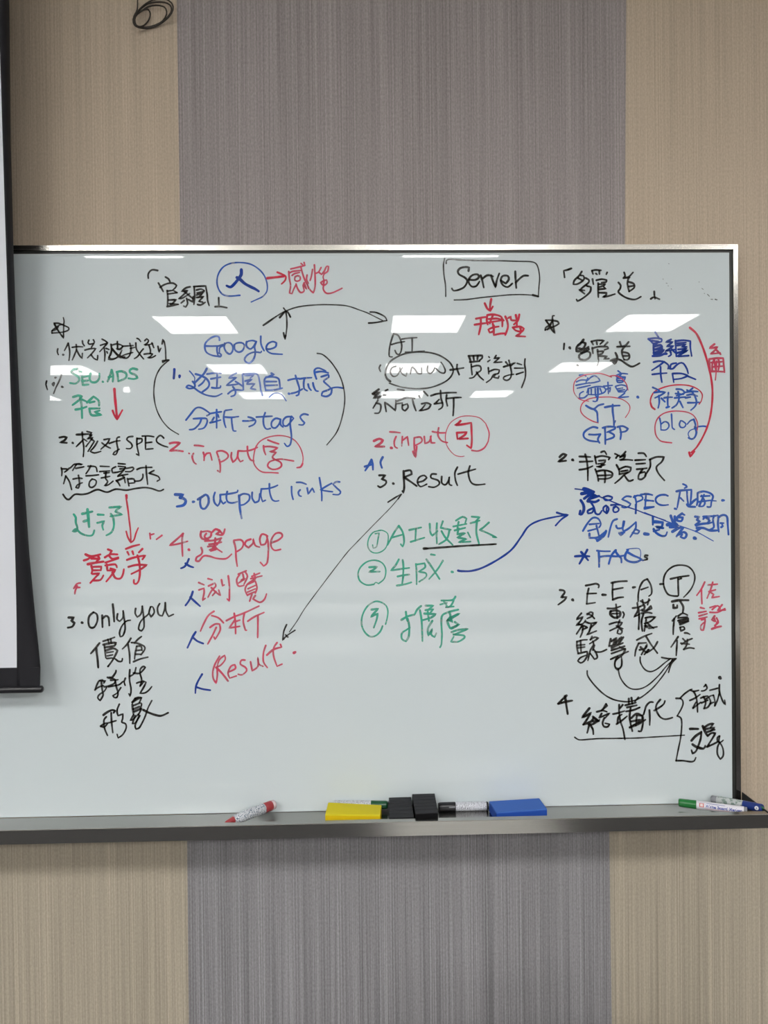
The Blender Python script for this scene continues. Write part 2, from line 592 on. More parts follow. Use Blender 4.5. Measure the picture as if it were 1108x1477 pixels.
W('handwritten_word','red handwritten two characters beside the arrow','r',2.4,360,370,160,
 "412,125 470,112 555,90;515,70 540,92;545,60 553,88;392,150 398,220 410,290 400,365 425,372 440,330 460,290;395,168 430,150 515,140;425,190 450,172 500,160;455,205 480,192 505,205 505,235 475,248 452,235 455,205;512,100 530,170 560,250 610,340 635,362;575,185 570,230 590,270;465,275 480,320 510,360 545,345 535,290 548,262;545,262 570,330 545,290;575,270 590,320;"
 "630,130 618,200 605,240;648,85 655,200 655,300 640,362 615,345;655,170 690,155 715,110;690,155 720,180 745,150 770,100 790,100 780,150 750,170 735,205 745,240;745,240 710,262 740,290 775,265 770,235 745,240;745,240 740,290 738,330 770,368 830,362 925,318")
W('drawn_arrow','long thin black curved arrow across the board','k',1.7,360,370,160,
 "w2.6:138,688 200,645 265,600;265,600 330,560 400,530 480,505 580,490 700,482 800,482 920,487 1000,500 1100,535 1180,565 1250,600 1330,640;w2.2:1205,555 1265,560 1350,600 1372,640;w2.2:1190,665 1260,660 1372,640")
W('drawn_arrow','small black double ended vertical arrow','k',2.3,360,370,160,
 "362,545 372,620 372,720 355,825;w2.8:302,610 335,570 362,545 385,560 408,605;340,515 365,545;340,762 352,822 365,790")
W('drawn_star','black five pointed star at the left','k',2.2,60,450,120,
 "168,150 200,205 250,290 295,348 293,290 295,180 300,120 290,75;168,150 230,152 300,180 360,210 358,240 310,262 230,275 140,282;140,282 140,250 180,215 240,175 290,165;140,250 190,235 225,195;170,165 205,225 235,275")
W('handwritten_word','black handwritten first point of the left column','k',2.3,60,450,120,
 "218,492 210,530 225,570;w3:288,570 296,570;355,415 340,450 305,515;358,420 375,520 372,600 365,645;408,472 480,462 550,465;462,435 465,500 440,570 410,640;465,500 500,570 540,622 545,550;545,385 550,420 572,452;"
 "632,375 620,410 640,430 690,420;690,370 705,400 690,430 665,470;578,508 650,490 725,485 665,560 612,612;660,570 700,620 745,640 748,580;"
 "805,362 850,385 880,410;785,445 830,430 882,415 830,470 775,530;835,480 845,560 840,655;860,485 900,500;870,530 880,550;925,430 935,500 925,570 895,600;1010,400 1015,460 1015,500;930,445 1000,425 1060,440 1085,455;"
 "1085,455 1050,500 1000,490;w3:940,490 1000,560 1050,605 1108,600;900,605 930,625 990,615 1045,570 1060,530")
W('handwritten_word','black handwritten first point of the left column, its second half','k',2.3,150,460,120,
 "95,345 100,420 80,480 60,540 120,540 190,500 240,420;w3:110,400 170,470 230,500;180,300 180,400 210,400 250,370;245,365 320,360 390,355;345,325 360,400 345,480 310,520 260,520 235,500 270,480 330,462 385,448;350,395 410,380;440,260 465,270 490,302;425,320 432,400 470,460 500,500 530,535;525,400 490,440 450,500 405,530;"
 "545,290 570,265 595,290 575,325 535,350 590,345 650,330;640,320 665,385;600,350 620,420 615,465;535,470 600,462 650,465 620,500 580,520 640,515 690,488;"
 "720,365 735,445 760,390;775,335 785,275 805,310 820,400 825,540;w3:785,575 820,555 865,548")
W('drawn_bracket','thin black curved bracket at the left','k',1.8,200,340,320,
 "w2.6:120,625 152,622;148,625 110,660 85,710 76,780 85,850 110,910 150,960 200,992")
W('drawn_bracket','thin black curved bracket at the right','k',1.8,200,340,320,
 "892,588 920,594 960,630 1000,690 1022,750 1030,820 1018,900 990,980 940,1045")
W('handwritten_number','short black handwritten percentage at the far left','k',2.2,60,520,160,
 "52,205 45,240 60,292;125,220 108,235 120,255 130,228;w3:138,172 146,170;200,145 175,210 145,270 122,330;w3:205,262 213,266")
W('handwritten_word','faded green handwritten capitals over the reflection','g',3.2,60,520,160,
 "360,85 320,90 295,115 330,140 370,165 375,200 340,230 285,225;375,110 400,115;405,160 412,245 470,240;405,165 470,155;405,205 465,200;490,130 480,180 500,215 545,215 575,180 578,130;w3.5:612,212 616,214;"
 "700,100 680,160 660,210;700,95 715,150 712,210;670,165 715,160;755,115 762,160 765,205;750,115 800,108 845,130 840,175 770,208;955,90 910,80 880,100 890,125 940,145 958,175 920,185 868,178")
W('handwritten_word','faded green handwritten platform word below it','g',3.2,60,520,160,
 "315,365 370,350 405,358 375,395 310,445;385,360 400,450 405,575;405,390 450,410;340,490 400,480 450,462;455,420 520,360 570,400 575,450;480,420 530,410;478,480 580,478;478,480 500,545 600,543 530,515 580,500")
W('drawn_arrow','short thick red arrow pointing down at the left','R',3.6,60,520,160,
 "728,285 735,380 745,480 755,585;w2.8:710,500 730,550 755,588 780,545 808,495")
W('handwritten_word','black handwritten second point of the left column','k',2.4,75,615,170,
 "w3:72,105 110,98 140,102 120,130 75,152 140,155;w3.5:195,155 200,158;w3:232,78 290,75 345,72;285,55 290,130 300,200 295,285;290,130 260,160 230,190;300,120 330,140;330,48 375,60 350,85 380,80 330,120 385,105 320,190;370,120 400,140 340,235;430,140 400,190 360,235 400,250 460,235;"
 "490,125 545,115 520,160 460,215;470,155 510,185 550,205;540,160 600,140 640,135;635,100 612,110 610,160 620,220 600,265 575,262 590,240 635,215;"
 "760,95 720,100 705,125 745,160 755,190 735,210 700,208;800,110 800,180 820,275 795,260;800,115 845,115 845,145 800,170;850,92 910,90 958,98;880,100 880,160 880,215 950,210;885,155 940,148;1052,110 1020,85 985,115 990,150 1040,180 1090,195")
W('handwritten_word','black handwritten line of five characters above the wavy underline','k',2.4,75,615,170,
 "88,390 95,425 92,465;92,400 135,400 155,405 120,430;160,395 180,385 215,355 290,360 240,352 195,415;225,395 300,380;130,470 110,540;130,465 165,520 185,595;200,495 255,485 285,490;250,460 260,540 250,580 225,575 240,550 285,530;"
 "365,370 345,410 320,445;340,375 410,380 425,425;320,465 380,462 440,455;380,495 355,520 350,560 375,575 410,550 415,510 380,495;"
 "455,375 540,378;450,425 545,418;490,440 540,435;465,485 520,475 545,470;510,430 505,490 525,520 495,560 530,550 575,515;"
 "625,350 690,355;625,375 690,380;600,380 565,400 570,435 620,430 680,410;640,400 700,395 760,385 770,400 740,425 690,425;690,385 660,430 620,465;620,470 660,460 715,450;w3:610,510 640,500 680,480 660,460;605,510 625,530 640,560;680,480 690,530;710,490 725,560;720,495 770,495 780,530 730,535;"
 "800,405 840,390 940,385;885,370 890,450 900,545;780,515 830,510 855,480 855,450;960,415 910,440 1000,470 1015,500 990,515")
W('underline','black wavy hand drawn underline','k',2.6,75,615,170,
 "105,640 130,675 160,688 215,640 280,640 340,630 400,602 440,595 520,618 600,590 700,600 780,585 870,575 940,585 1010,608 1050,592")
W('handwritten_word','green handwritten two characters below the wavy underline','g',3.0,90,700,160,
 "115,290 135,320 135,370 150,420 145,455 105,460 140,435 180,475 240,500 300,498 320,450;w4:200,285 300,262;w4:252,240 262,340 268,415;w4:215,360 265,345;355,292 415,295;350,375 420,358 400,400 410,445;470,222 590,212 545,245 530,262 600,292 480,310;485,285 510,330 515,410 490,470 440,500")
W('drawn_arrow','long thin red arrow pointing down at the left','R',2.4,90,700,160,
 "w3.4:640,100 642,130;638,130 655,240 668,350 680,450 685,570;638,460 655,520 685,572 715,545 735,480 758,425")
W('handwritten_word','bold red handwritten two characters below the long arrow','R',3.0,90,700,160,
 "w3.6:232,690 290,710 380,690;215,750 260,735 290,705;350,700 370,730 340,760;w3.6:290,730 370,735;w3.6:255,788 320,775 410,762;290,800 300,850 290,880;290,815 390,812 385,850;300,850 380,848;300,885 370,880 330,920 280,975;310,950 380,945 410,900;"
 "455,640 495,655 470,690;425,720 480,690 550,690;465,700 500,735 560,720;430,772 560,730;w3:430,800 530,790 545,820;445,790 450,850 520,850;480,830 530,845 490,900 440,960;500,870 530,925 580,930 605,890 615,838;"
 "635,635 700,610 770,592;650,665 665,695;700,660 710,690;800,635 765,670;645,745 720,720 830,700 800,740;660,815 740,795 845,795 780,840 690,885;750,700 770,780 775,880 760,960 735,985 715,975 715,945")
W('handwritten_marks','small red closing quotation marks','r',2.6,90,700,160,
 "875,480 880,535;880,495 915,485;995,500 940,540")
W('handwritten_marks','small red opening quotation marks','r',2.6,90,700,160,
 "180,975 145,985 115,1030;150,1005 130,1050 125,1085;145,1020 175,1020")
W('handwritten_word','black handwritten third point of the left column','k',2.9,90,860,170,
 "w3.4:60,200 110,200 85,230 115,250 95,285 52,295;w4:185,248 190,250;295,150 255,185 245,240 260,290 300,290 330,230 325,170 290,150;375,180 378,290;378,210 410,185 435,200 442,275;w3.2:475,75 482,150 488,238;w2.5:520,165 515,215 540,235 570,200 572,135;w2.5:572,140 585,230 590,310 570,370 545,380 538,340 560,280 600,235 640,225;"
 "w2.5:690,115 685,160 705,195 740,165 752,90;w2.5:752,95 765,200 768,290 745,325 718,310 730,250 760,210 810,165 830,100;w2.5:830,100 815,150 835,195 865,150 850,100 830,100;w2.5:915,70 895,110 905,170 940,185 960,130 968,60;w2.5:968,60 975,140 1000,190 1045,170")
W('handwritten_word','black handwritten two characters at the lower left, upper pair','k',2.6,90,860,170,
 "w3:350,440 310,490 268,538;w3.2:318,490 330,580 338,670;385,422 440,405 492,385;430,405 440,450;455,400 460,440;w3.2:385,455 450,440 505,435 490,465 400,480;395,455 400,500 410,580;w3:410,510 480,490 520,510 480,590 430,660;420,530 480,520;425,560 475,550;420,585 470,580;500,590 530,612 560,610 565,585;"
 "645,395 610,450 565,495;618,450 632,540 635,630;680,440 710,405 745,378;650,435 700,440 770,470 775,500 740,550;700,470 685,540 680,590;700,470 740,470 750,510;695,510 740,505;690,545 735,545;670,615 730,590 805,572")
W('handwritten_word','black handwritten two characters at the lower left, middle pair','k',2.5,120,950,130,
 "240,262 200,270 175,310 145,385;145,385 190,350 250,330;205,270 240,275 275,270 255,300;225,290 235,380 245,450 210,515 180,480 200,440 260,400 290,350;260,345 300,340 380,305 400,260 330,225;w3:300,230 350,235 400,170 405,145;340,265 400,262 430,258;315,345 400,330 450,315 490,280;395,270 410,350 430,420 415,475 385,475 365,455 420,420 465,355;"
 "520,240 505,285 518,328;575,135 570,250 590,380 578,465 562,430;580,215 630,180 650,110;620,175 690,180 740,140 765,105 740,95 705,125 700,180 720,260 700,330;660,300 700,285 740,290 700,340;735,275 775,290 740,360 700,425 760,420 810,385 845,342")
W('handwritten_word','black handwritten two characters at the lower left, bottom pair','k',2.5,120,950,130,
 "w3.2:250,692 300,655 360,632 395,640 375,665;285,715 255,760 265,860 300,945;w2.6:345,665 350,780 365,910;215,830 260,800 330,785 405,762;215,830 260,840 300,800;445,560 420,620 418,660 430,700 490,680 485,740 475,780 520,800 530,850 490,930 430,975 418,930;"
 "w3:640,490 605,535;w3:605,535 660,500 715,480;640,490 680,475 720,480 690,540;w3:605,560 610,620 620,680;625,575 700,545 720,560 700,620;w3:620,620 690,590;w3:630,650 720,610 680,690;620,690 580,760 610,750 680,680;640,700 605,800 640,790 700,700;690,700 640,820 650,865 690,850 740,760 770,690 800,600 845,515;w3.2:740,630 800,660 880,690 960,702 1045,665")
# --- second column ---------------------------------------------------------
W('handwritten_word','blue handwritten search engine word','b',2.6,280,470,140,
 "290,165 285,130 250,118 190,140 135,190 122,240 140,300 200,335 270,348 300,348;135,230 200,232 265,230;265,230 262,280 275,345;w3:275,345 300,350 310,330 285,310;265,235 330,215 345,225 310,235 290,260 290,300;350,200 345,250 370,300 410,322 440,285 440,230 410,195 370,195 350,215;460,215 465,270 505,300 550,285 575,235 560,200 520,192 480,200 460,220;600,180 598,230 640,265 680,235 710,180 670,168 620,175 600,190;710,180 690,240 700,300 680,380 630,425 585,405 580,370 620,325 690,300 760,305 770,290;762,120 765,210 800,285;825,265 870,265 930,240 940,195 900,180 850,200 825,240 835,285 880,315 950,322 1008,325")
W('handwritten_number','dark blue handwritten numeral one','B',3.6,240,520,140,
 "92,100 90,150 85,205;152,175 150,192")
W('handwritten_word','blue handwritten first line inside the brackets, left half','b',2.6,240,520,140,
 "w1.8:265,120 300,160 325,200 320,240;w3:462,92 430,150 370,210 320,260;w3:335,155 400,175 460,210 490,260 475,310 410,360;370,290 410,260 440,220;300,240 325,270 320,310 260,320 228,305 250,285 300,300 360,345 430,385 500,405 570,408 635,378;465,155 540,145 625,148;510,210 620,190;580,155 580,235 575,310;520,310 560,315 615,310 620,290;"
 "800,145 750,170 715,200 800,195 740,240 685,285 740,280 820,270;790,240 830,265 880,300;760,300 790,350 780,395 740,410;705,380 740,350 780,335 870,340;870,160 875,240 880,335;875,155 960,150 1040,160 1065,240 1080,340;900,170 1000,165 960,200;900,235 980,215 930,250 920,270 1010,265 960,320 1020,330;1080,340 1098,400")
W('handwritten_word','blue handwritten first line inside the brackets, right half','b',2.7,370,510,140,
 "170,225 200,240 120,270 95,290 92,340 105,415;110,270 180,265 250,285 265,340 270,395;110,320 230,320;110,365 240,360;105,420 200,415 295,395;w1.8:145,500 190,460 240,450 290,470 320,510 340,540;w3.4:370,458 378,460;"
 "362,305 420,290 490,285;445,250 470,330 490,400 480,470 455,480;400,455 460,440 525,405;490,290 560,280 630,275;550,280 540,330 545,400 580,425;590,350 600,390 625,420;645,335 655,380 680,425 705,430;"
 "685,290 665,230 665,185 700,165 740,175 790,200;670,215 740,205 820,220;740,265 820,240 825,270 780,300 770,320 830,375 860,410;860,410 850,460 800,490 745,480 755,440 810,420 860,395 920,385 990,395")
W('handwritten_word','blue handwritten second line inside the brackets, left half','b',2.6,240,520,140,
 "225,680 280,610 330,550 375,535 430,555 500,605;465,630 500,610;310,665 400,660 460,665 465,710 430,770 370,785;400,665 380,720 320,780 265,790;505,605 560,595 630,585;575,560 575,650 575,770;545,650 510,710 620,680;500,710 560,700;590,620 600,650;675,570 750,560;665,580 655,650 665,720 680,765;670,645 740,650 825,640;745,650 750,720 765,800 795,805;875,690 940,690 1010,680;935,645 985,660 1020,690 1000,730 945,755")
W('handwritten_word','blue handwritten lower case word after the small arrow','b',2.6,370,510,140,
 "0,725 90,720 180,715;100,675 80,740 85,820 115,862 160,855;270,750 220,740 175,780 175,835 215,850 255,810 275,750;275,750 275,810 305,840;390,720 340,725 305,765 310,820 350,825 395,775 425,740 400,715;395,720 385,800 395,890 400,960 385,1040 350,1060 320,1025;590,700 540,690 500,720 520,760 550,790 530,815 485,812")
W('handwritten_word','red handwritten input line of the second column','r',2.6,235,620,140,
 "w3.2:78,155 130,145 195,148 150,190 80,240 150,235 228,245;298,268 304,272;360,178 410,180 465,188;350,270 335,310 355,370 380,390;462,258 472,300 470,350;470,310 500,270 540,265 550,300 560,345;"
 "615,255 640,330 655,400 655,485 625,465;620,245 680,240 735,270 745,310 700,350 650,370;785,260 780,310 800,370 840,330 860,260;860,240 855,310 885,365 915,350;865,240 940,242 1010,230 1080,200;965,190 970,270 1000,340 1040,355")
W('drawn_circle','thin red circle drawn round a character','r',1.9,360,620,150,
 "305,460 230,455 140,450 80,410 45,350 45,280 65,190 110,125 180,85 260,65 340,62 420,78 490,120 545,200 570,290 565,360;w2.6:565,360 545,395 505,403")
W('handwritten_word','red handwritten character inside the thin red circle','r',2.6,360,620,150,
 "195,108 250,130 312,150;150,170 155,220 172,265;155,180 220,178 300,192 250,225 215,232 285,240 245,285 260,310 330,345 340,385 300,415 240,420 195,390 210,345 270,320 340,312 400,320 470,332")
W('handwritten_word','blue handwritten output line','b',2.7,235,620,140,
 "w4.4:142,738 190,740 230,742 195,775;w4:195,775 240,785 262,815 235,860 160,875;w4:345,822 358,820;w3.3:400,795 440,770 490,740 520,770 520,840 480,900 440,890 425,830 435,770;595,715 580,770 590,830 625,870 650,830 660,740;655,740 660,800 690,845 715,825;"
 "665,740 760,730 850,710 855,690;735,705 725,770 740,820 790,835 850,820;w3.3:870,750 875,830 880,900 890,960 900,1010;870,755 920,730 985,745 985,800 930,850 885,860;1020,715 1020,780 1050,830 1095,810 1105,730")
W('handwritten_word','blue handwritten output line, its last letters','b',2.5,360,620,150,
 "125,640 120,700 140,765 170,750;125,630 200,625 270,605 300,590;212,575 215,660 240,740 275,760 312,755")
W('handwritten_word','small blue handwritten lower case word ending the output line','b',2.5,360,620,150,
 "448,605 450,680 465,742;500,560 550,560 605,580;540,640 520,665 530,700 552,708;615,620 625,685 650,650 670,620 690,665;745,510 760,600 770,690 770,755;875,570 820,600 755,640 820,652 885,660;960,555 920,555 890,580 930,620 970,660 950,690 890,688")
W('handwritten_word','red handwritten fourth point of the second column','r',2.7,240,755,180,
 "w2.8:150,90 100,135 30,195 110,180 190,158;w2.8:145,92 140,180 145,290;w3.6:200,232 205,236;w3:310,70 305,110 330,140 390,120 400,80 370,68 310,75;w3:355,90 340,120 380,150;w3:410,75 440,50 480,70 440,95 500,100 520,50;w3:470,60 500,95;w3:345,155 420,150 490,130;w3:380,185 430,180 490,165;w3:370,205 440,200;w3:435,130 430,190 410,220;w3:480,145 450,190;w2.6:385,235 440,215 450,225 495,255;440,230 395,245;"
 "310,215 320,245 310,275 270,300 262,330 290,335 330,290 380,290 450,310 530,312 580,272;600,160 615,220 620,310 630,380;600,150 660,145 685,175 670,220 625,250;750,140 710,155 700,190 730,215 770,175 770,135 790,195 830,210;890,105 850,95 830,140 840,190 880,180 900,110;890,105 905,180 905,270 895,350 865,378 835,345;935,170 990,150 1030,115 1015,85 970,90 935,140 930,200 960,238 1015,230")
W('handwritten_character','small dark blue person character beside the fourth point','B',3.0,240,755,180,
 "200,315 185,350 160,385 130,398;170,355 205,378 240,390")
W('handwritten_character','blue person character lower down the red list','B',3.0,240,755,180,
 "235,605 220,650 195,695 170,728;212,655 250,690 300,735")
W('handwritten_word','red handwritten browse characters','r',2.6,240,755,180,
 "288,525 335,545;290,590 335,575 335,620 320,685 345,665;370,490 408,500;375,555 430,530 440,555 400,600 370,655;400,570 440,610 480,640 465,590;440,605 410,640;490,500 500,555 515,545;550,465 560,560 560,690 540,670;"
 "640,450 710,420;650,455 625,500 640,555 690,550;680,450 690,500 660,500 700,490 640,530;700,430 720,470 690,540;760,470 830,440;780,445 790,480;750,490 850,465;790,490 720,540 700,590 720,640;720,540 790,510 805,570 790,620;725,580 790,550;720,610 790,580;720,635 790,605;760,630 740,690;790,640 770,670 830,700 870,675 890,625")
W('handwritten_word','red handwritten analysis characters','r',2.6,260,870,180,
 "300,72 250,110 210,180 180,248;280,110 340,130 385,175;265,215 310,185 350,185 355,240 310,322 300,300;320,215 290,280 245,362;410,155 480,120 560,90 700,25;480,90 490,170 492,270;485,150 435,220 530,205;500,160 530,150;570,90 560,160 580,240 590,240;600,160 660,120 745,82;690,110 690,200 688,305")
W('handwritten_character','blue person character beside the analysis characters','B',3.0,260,870,180,
 "138,255 110,300 65,395;110,300 150,335 205,358")
W('handwritten_character','blue person character at the foot of the list','B',2.8,260,870,180,
 "195,630 160,690 140,740 135,798;145,745 200,762 268,772")
W('handwritten_word','red handwritten result word','r',2.5,260,870,180,
 "350,470 310,540 290,610 295,670 320,710 330,640 330,560 350,500 395,462 400,500 360,550 320,570;w3:320,570 370,620 425,690;430,610 490,580 485,545 450,560 425,620 440,665 500,645;575,505 545,505 535,540 580,570 590,600 550,635 515,630;625,520 640,600 690,560 690,480 700,540 735,560;760,375 740,440 740,520 775,572;w3:770,460 830,410 900,390 890,365;860,350 830,400 830,470 860,560 905,540;w4:1010,440 1022,434")
W('drawn_arrow','long thin black double ended diagonal line','k',1.2,260,870,180,
 "w2.2:945,190 920,250 910,330 945,290 1020,240;w2.6:955,300 935,280;w1.2:970,255 1040,155 1108,45 1290,-200 1477,-443 1557,-529 1720,-698 1881,-862 1965,-970;w2.2:1845,-897 1910,-938 1967,-970 1935,-925")
# --- third column ----------------------------------------------------------
W('drawn_box','thin black rectangle drawn round the server word','k',2.0,630,370,160,
 "80,20 68,80 72,180 88,290 90,400;95,70 98,40 130,28 250,35 400,40 600,42 800,48 940,52 990,70 1015,120 1028,210 1022,300 1015,400;w1.8:175,435 300,430 450,410 600,395 750,382 900,382 1015,395;w3:960,385 1015,400")
W('handwritten_word','black handwritten server word','k',3.0,630,370,160,
 "318,145 322,110 290,105 240,115 212,145 225,180 280,210 305,245 280,300 230,330 170,342 152,320;320,230 380,235 420,210 410,180 360,185 325,220 320,260 350,300 395,295 428,250;440,190 455,240 470,310;460,220 500,190 540,190 565,200;545,190 560,240 588,308 600,240 625,170;640,240 690,270 720,230 710,195 660,195 640,235 660,285 710,305 755,270;785,150 788,230 795,315;790,260 830,220 870,192 915,192")
W('drawn_arrow','short red arrow pointing down below the server box','R',3.2,630,370,160,
 "545,425 535,480 530,535;w3:480,468 505,520 535,545 560,500")
W('handwritten_word','red handwritten two characters below the server box','R',3.0,630,370,160,
 "392,622 440,612 490,605;378,682 440,672 500,665;440,615 440,690 420,780;505,585 500,640 510,680;505,585 570,580 640,600 655,640 655,700;560,590 540,640 530,670;520,625 600,620 640,630;510,660 640,640;560,670 570,740 530,760 515,730 560,710 620,700;570,690 570,785 640,770 690,770;685,600 705,650 710,710 685,785;650,620 670,640;715,615 740,600 745,635 790,640;790,585 800,640 800,690;825,580 810,640 770,680;760,710 830,700 870,720 850,750 790,740 760,710;830,700 840,760 790,795 885,800")
W('handwritten_word','black handwritten AI capitals','k',2.4,530,470,140,
 "300,90 275,160 255,240 248,310 252,350 285,355;300,90 345,105 375,150 392,220 385,290 365,325 335,320 315,280;275,215 340,195 425,180;395,152 480,140 565,135;510,145 512,210 510,290;435,302 520,300 650,288")
W('drawn_circle','black oval drawn round three letters','k',2.3,530,470,140,
 "w3:262,635 225,605 205,560;205,560 215,490 260,410 340,355 440,315 560,298 680,302 790,325 880,370 950,430 980,500 960,570 900,630 810,675 700,708 560,718 420,705 320,680 250,655")
W('handwritten_word','black handwritten three looping letters in the oval','k',2.2,530,470,140,
 "150,448 135,480 150,522;325,462 280,480 262,530 290,575 335,570 370,520 400,480;370,480 390,540 440,575 450,540;505,480 490,550;515,470 545,500 580,545 620,545 620,480;690,460 685,520 715,545 750,520 770,480;785,490 830,530 875,540 890,510 865,450 840,415")
W('handwritten_word','black handwritten plus sign and three characters','k',2.4,640,490,140,
 "w2.8:75,345 150,335 228,322;w2.8:155,285 152,330 178,400;"
 "w3:285,185 300,220 310,260;w3:290,185 370,182 440,180 440,210 410,235;w3:340,190 345,230;w3:390,185 385,225;w3:300,255 410,245;315,280 318,340 325,400;325,310 380,295 420,305 425,350 385,380 340,430 295,440;375,370 410,420 455,460;"
 "515,195 525,205;505,250 530,232;600,180 575,215 640,205 600,240 570,262 665,255;510,320 515,390;520,365 580,340 635,345 625,385 570,400 540,450 488,488;590,400 570,430 625,440 632,415;"
 "w3:710,255 730,280;w3:685,310 750,290 815,265;745,235 760,300 775,380 760,440 720,465 685,450 690,425 740,405 800,395;800,270 770,300;840,270 890,285;810,325 910,325;830,395 910,370;930,220 925,280 935,360 930,440 890,548")
W('handwritten_word','black handwritten analysis characters partly under a reflection','k',2.6,530,470,140,
 "w3.2:130,725 60,775 140,760 70,825 160,800 120,830;w3.2:60,775 90,790;120,850 65,940;100,880 150,900 150,960 130,995 85,998;200,875 205,920 215,980;205,740 240,725 215,735;185,790 210,790;205,880 240,900 320,968 325,900 325,850;340,860 400,835 450,820 540,830;345,725 420,735;330,890 400,880;400,900 400,950 430,970 465,930 455,890 400,910;515,840 530,900 555,970;"
 "645,750 690,798;590,800 600,820;620,890 680,880 725,900 700,940 650,960 590,970 620,950 660,900;725,798 800,775 900,765 1015,762;835,740 840,820 860,900 850,935 815,955;770,890 820,840;765,890 860,880;905,790 900,850 915,915;910,830 1000,820 1070,818;985,830 985,920 978,1025")
W('handwritten_word','red handwritten input line of the third column','r',2.5,520,590,200,
 "w3.4:108,255 150,238 180,250 160,275 115,300 190,300;w4:245,310 252,312;235,182 280,185 318,190;285,220 270,260 275,300 295,312;335,220 330,295;338,250 375,220 385,290;430,230 430,290 435,370;w3:420,340 440,385 450,300;430,230 480,225 490,260 440,290;510,220 515,275 550,260 565,215;560,220 565,270 595,270;575,180 630,190 675,190;625,150 620,210 650,255 695,268")
W('handwritten_word','bold red handwritten character inside the faint circle','R',3.0,520,590,200,
 "800,95 780,115 755,130 820,122 885,110 888,180 890,250 885,315 850,290;770,190 775,240;770,190 850,185 830,210 780,240 860,235")
W('drawn_circle','faint thin red circle round the bold red character','r',1.3,520,590,200,
 "w2.4:890,330 940,335 990,310 1020,260;w1.8:1020,260 1028,190 1000,115;1000,115 950,70 870,55 790,65 720,110 685,180 680,250 700,310 750,365 800,380 830,376")
W('handwritten_word','small blue handwritten capitals','b',3.2,520,590,200,
 "88,405 65,450 38,492;88,405 98,445 100,485;35,460 100,440;178,385 160,425 172,470")
W('handwritten_word','black handwritten result word with numeral three','k',2.6,520,590,200,
 "w3:150,530 200,528 170,560 205,575 200,600 160,625 140,615;w3.6:262,595 266,597;w3.2:345,495 348,570 350,630 342,670 335,655;w3:360,495 400,490 410,520 350,545;w3:350,545 400,580 450,615;460,585 500,575 530,550 510,530 470,545 455,585 480,620 530,600;605,520 570,520 565,550 620,570 630,600 590,625 545,620;650,540 650,590 680,605 705,570 710,540 710,600 730,610;775,465 755,510 760,570 775,610;780,520 850,500 920,480;875,455 862,510 880,580 920,605 995,600")
# --- green list -------------------------------------------------------------
W('handwritten_number','pale green circled one','g',1.8,510,730,210,
 "205,185 150,200 115,250 110,310 140,350 190,355 240,325 262,270 260,210 220,185 190,185;w2:165,210 195,205 185,260 175,310 150,320 145,295")
W('handwritten_word','green handwritten AI with two characters above the black underline','g',2.8,510,730,210,
 "345,150 310,200 260,295;345,150 375,200 385,270 375,310 360,290;290,240 380,215;w3:425,182 515,162;475,175 470,265;435,272 540,240;"
 "580,135 585,200 600,225 640,190;635,130 632,200 635,285;680,115 665,160;665,165 740,180;670,190 700,240 755,295;730,185 710,250 650,290;780,110 830,82 860,95 850,130;760,155 860,135;800,120 790,170;770,185 850,165;w3:800,170 790,215 850,205 790,240 860,250 800,275 890,270;w2.4:870,200 890,240;900,80 960,85 920,125;890,130 960,110;w3:940,110 935,200 955,285;1030,125 985,165 960,180 1020,205 1090,240 1060,235")
W('underline','straight black hand drawn underline','k',2.8,510,730,210,
 "w3.6:535,323 560,322;540,324 700,312 850,302 1000,294 1085,289")
W('handwritten_number','green circled two','g',2.2,510,730,210,
 "155,595 100,600 50,570 35,520 50,470 100,425 160,412 215,430 245,480 235,550 190,590;w1.6:155,595 170,580 190,590;w3:120,465 180,462 150,485 118,500 200,498")
W('handwritten_word','green handwritten second item','g',2.8,510,730,210,
 "345,405 320,450 285,490 350,480 425,470;375,410 380,470 375,560;335,535 385,525 425,520;380,530 370,590;330,605 390,595 440,580;w2.6:475,440 480,510 480,595;w2.6:475,445 540,435 545,465 495,500 550,510 550,540 500,575;590,368 620,372;555,405 600,470 655,555;w2.6:680,415 640,480 575,555;w3.6:748,500 756,502")
W('drawn_arrow','blue curved arrow sweeping to the right column','B',2.8,500,700,330,
 "w3.6:540,413 560,417;545,415 600,415 660,398 740,355 800,310 845,250 880,200 930,172 1000,155 1070,143;1018,132 1045,140 1072,143 1040,165 1012,195")
W('handwritten_number','green circled three','g',2.4,510,850,180,
 "258,325 240,370 200,410 150,420 100,380 72,310 80,230 120,155 180,112 230,110 285,140 305,190 300,250 285,310;w3:160,180 220,172 180,215 155,245 215,215 205,270 180,340")
W('handwritten_word','green handwritten third item','g',2.9,510,850,180,
 "w3.2:425,272 480,240 540,225;w3.2:465,200 470,240 480,280;480,260 495,330 490,420 465,462 430,440 430,390 470,360 500,340;600,148 565,180 545,220;590,185 605,280 612,460;640,145 710,145 670,175;640,185 710,175 680,210;w3.2:630,215 730,220 690,250 610,275;660,200 670,280;700,280 660,350 665,410 700,350 690,400 720,425 735,390;"
 "905,65 880,95 780,100;w2.6:770,135 830,120;800,100 830,150;w2.6:890,100 860,150 815,160 890,152;930,180 850,200 790,230 780,290 785,400 780,490 768,515;w3.2:850,200 860,240 830,280 850,270 940,215 860,250 880,290 840,270;w3:835,290 850,330 870,350 940,310 870,340;900,290 930,310;870,380 930,360 1015,350 900,400 880,400 980,410 985,430 930,465 865,465 890,420")
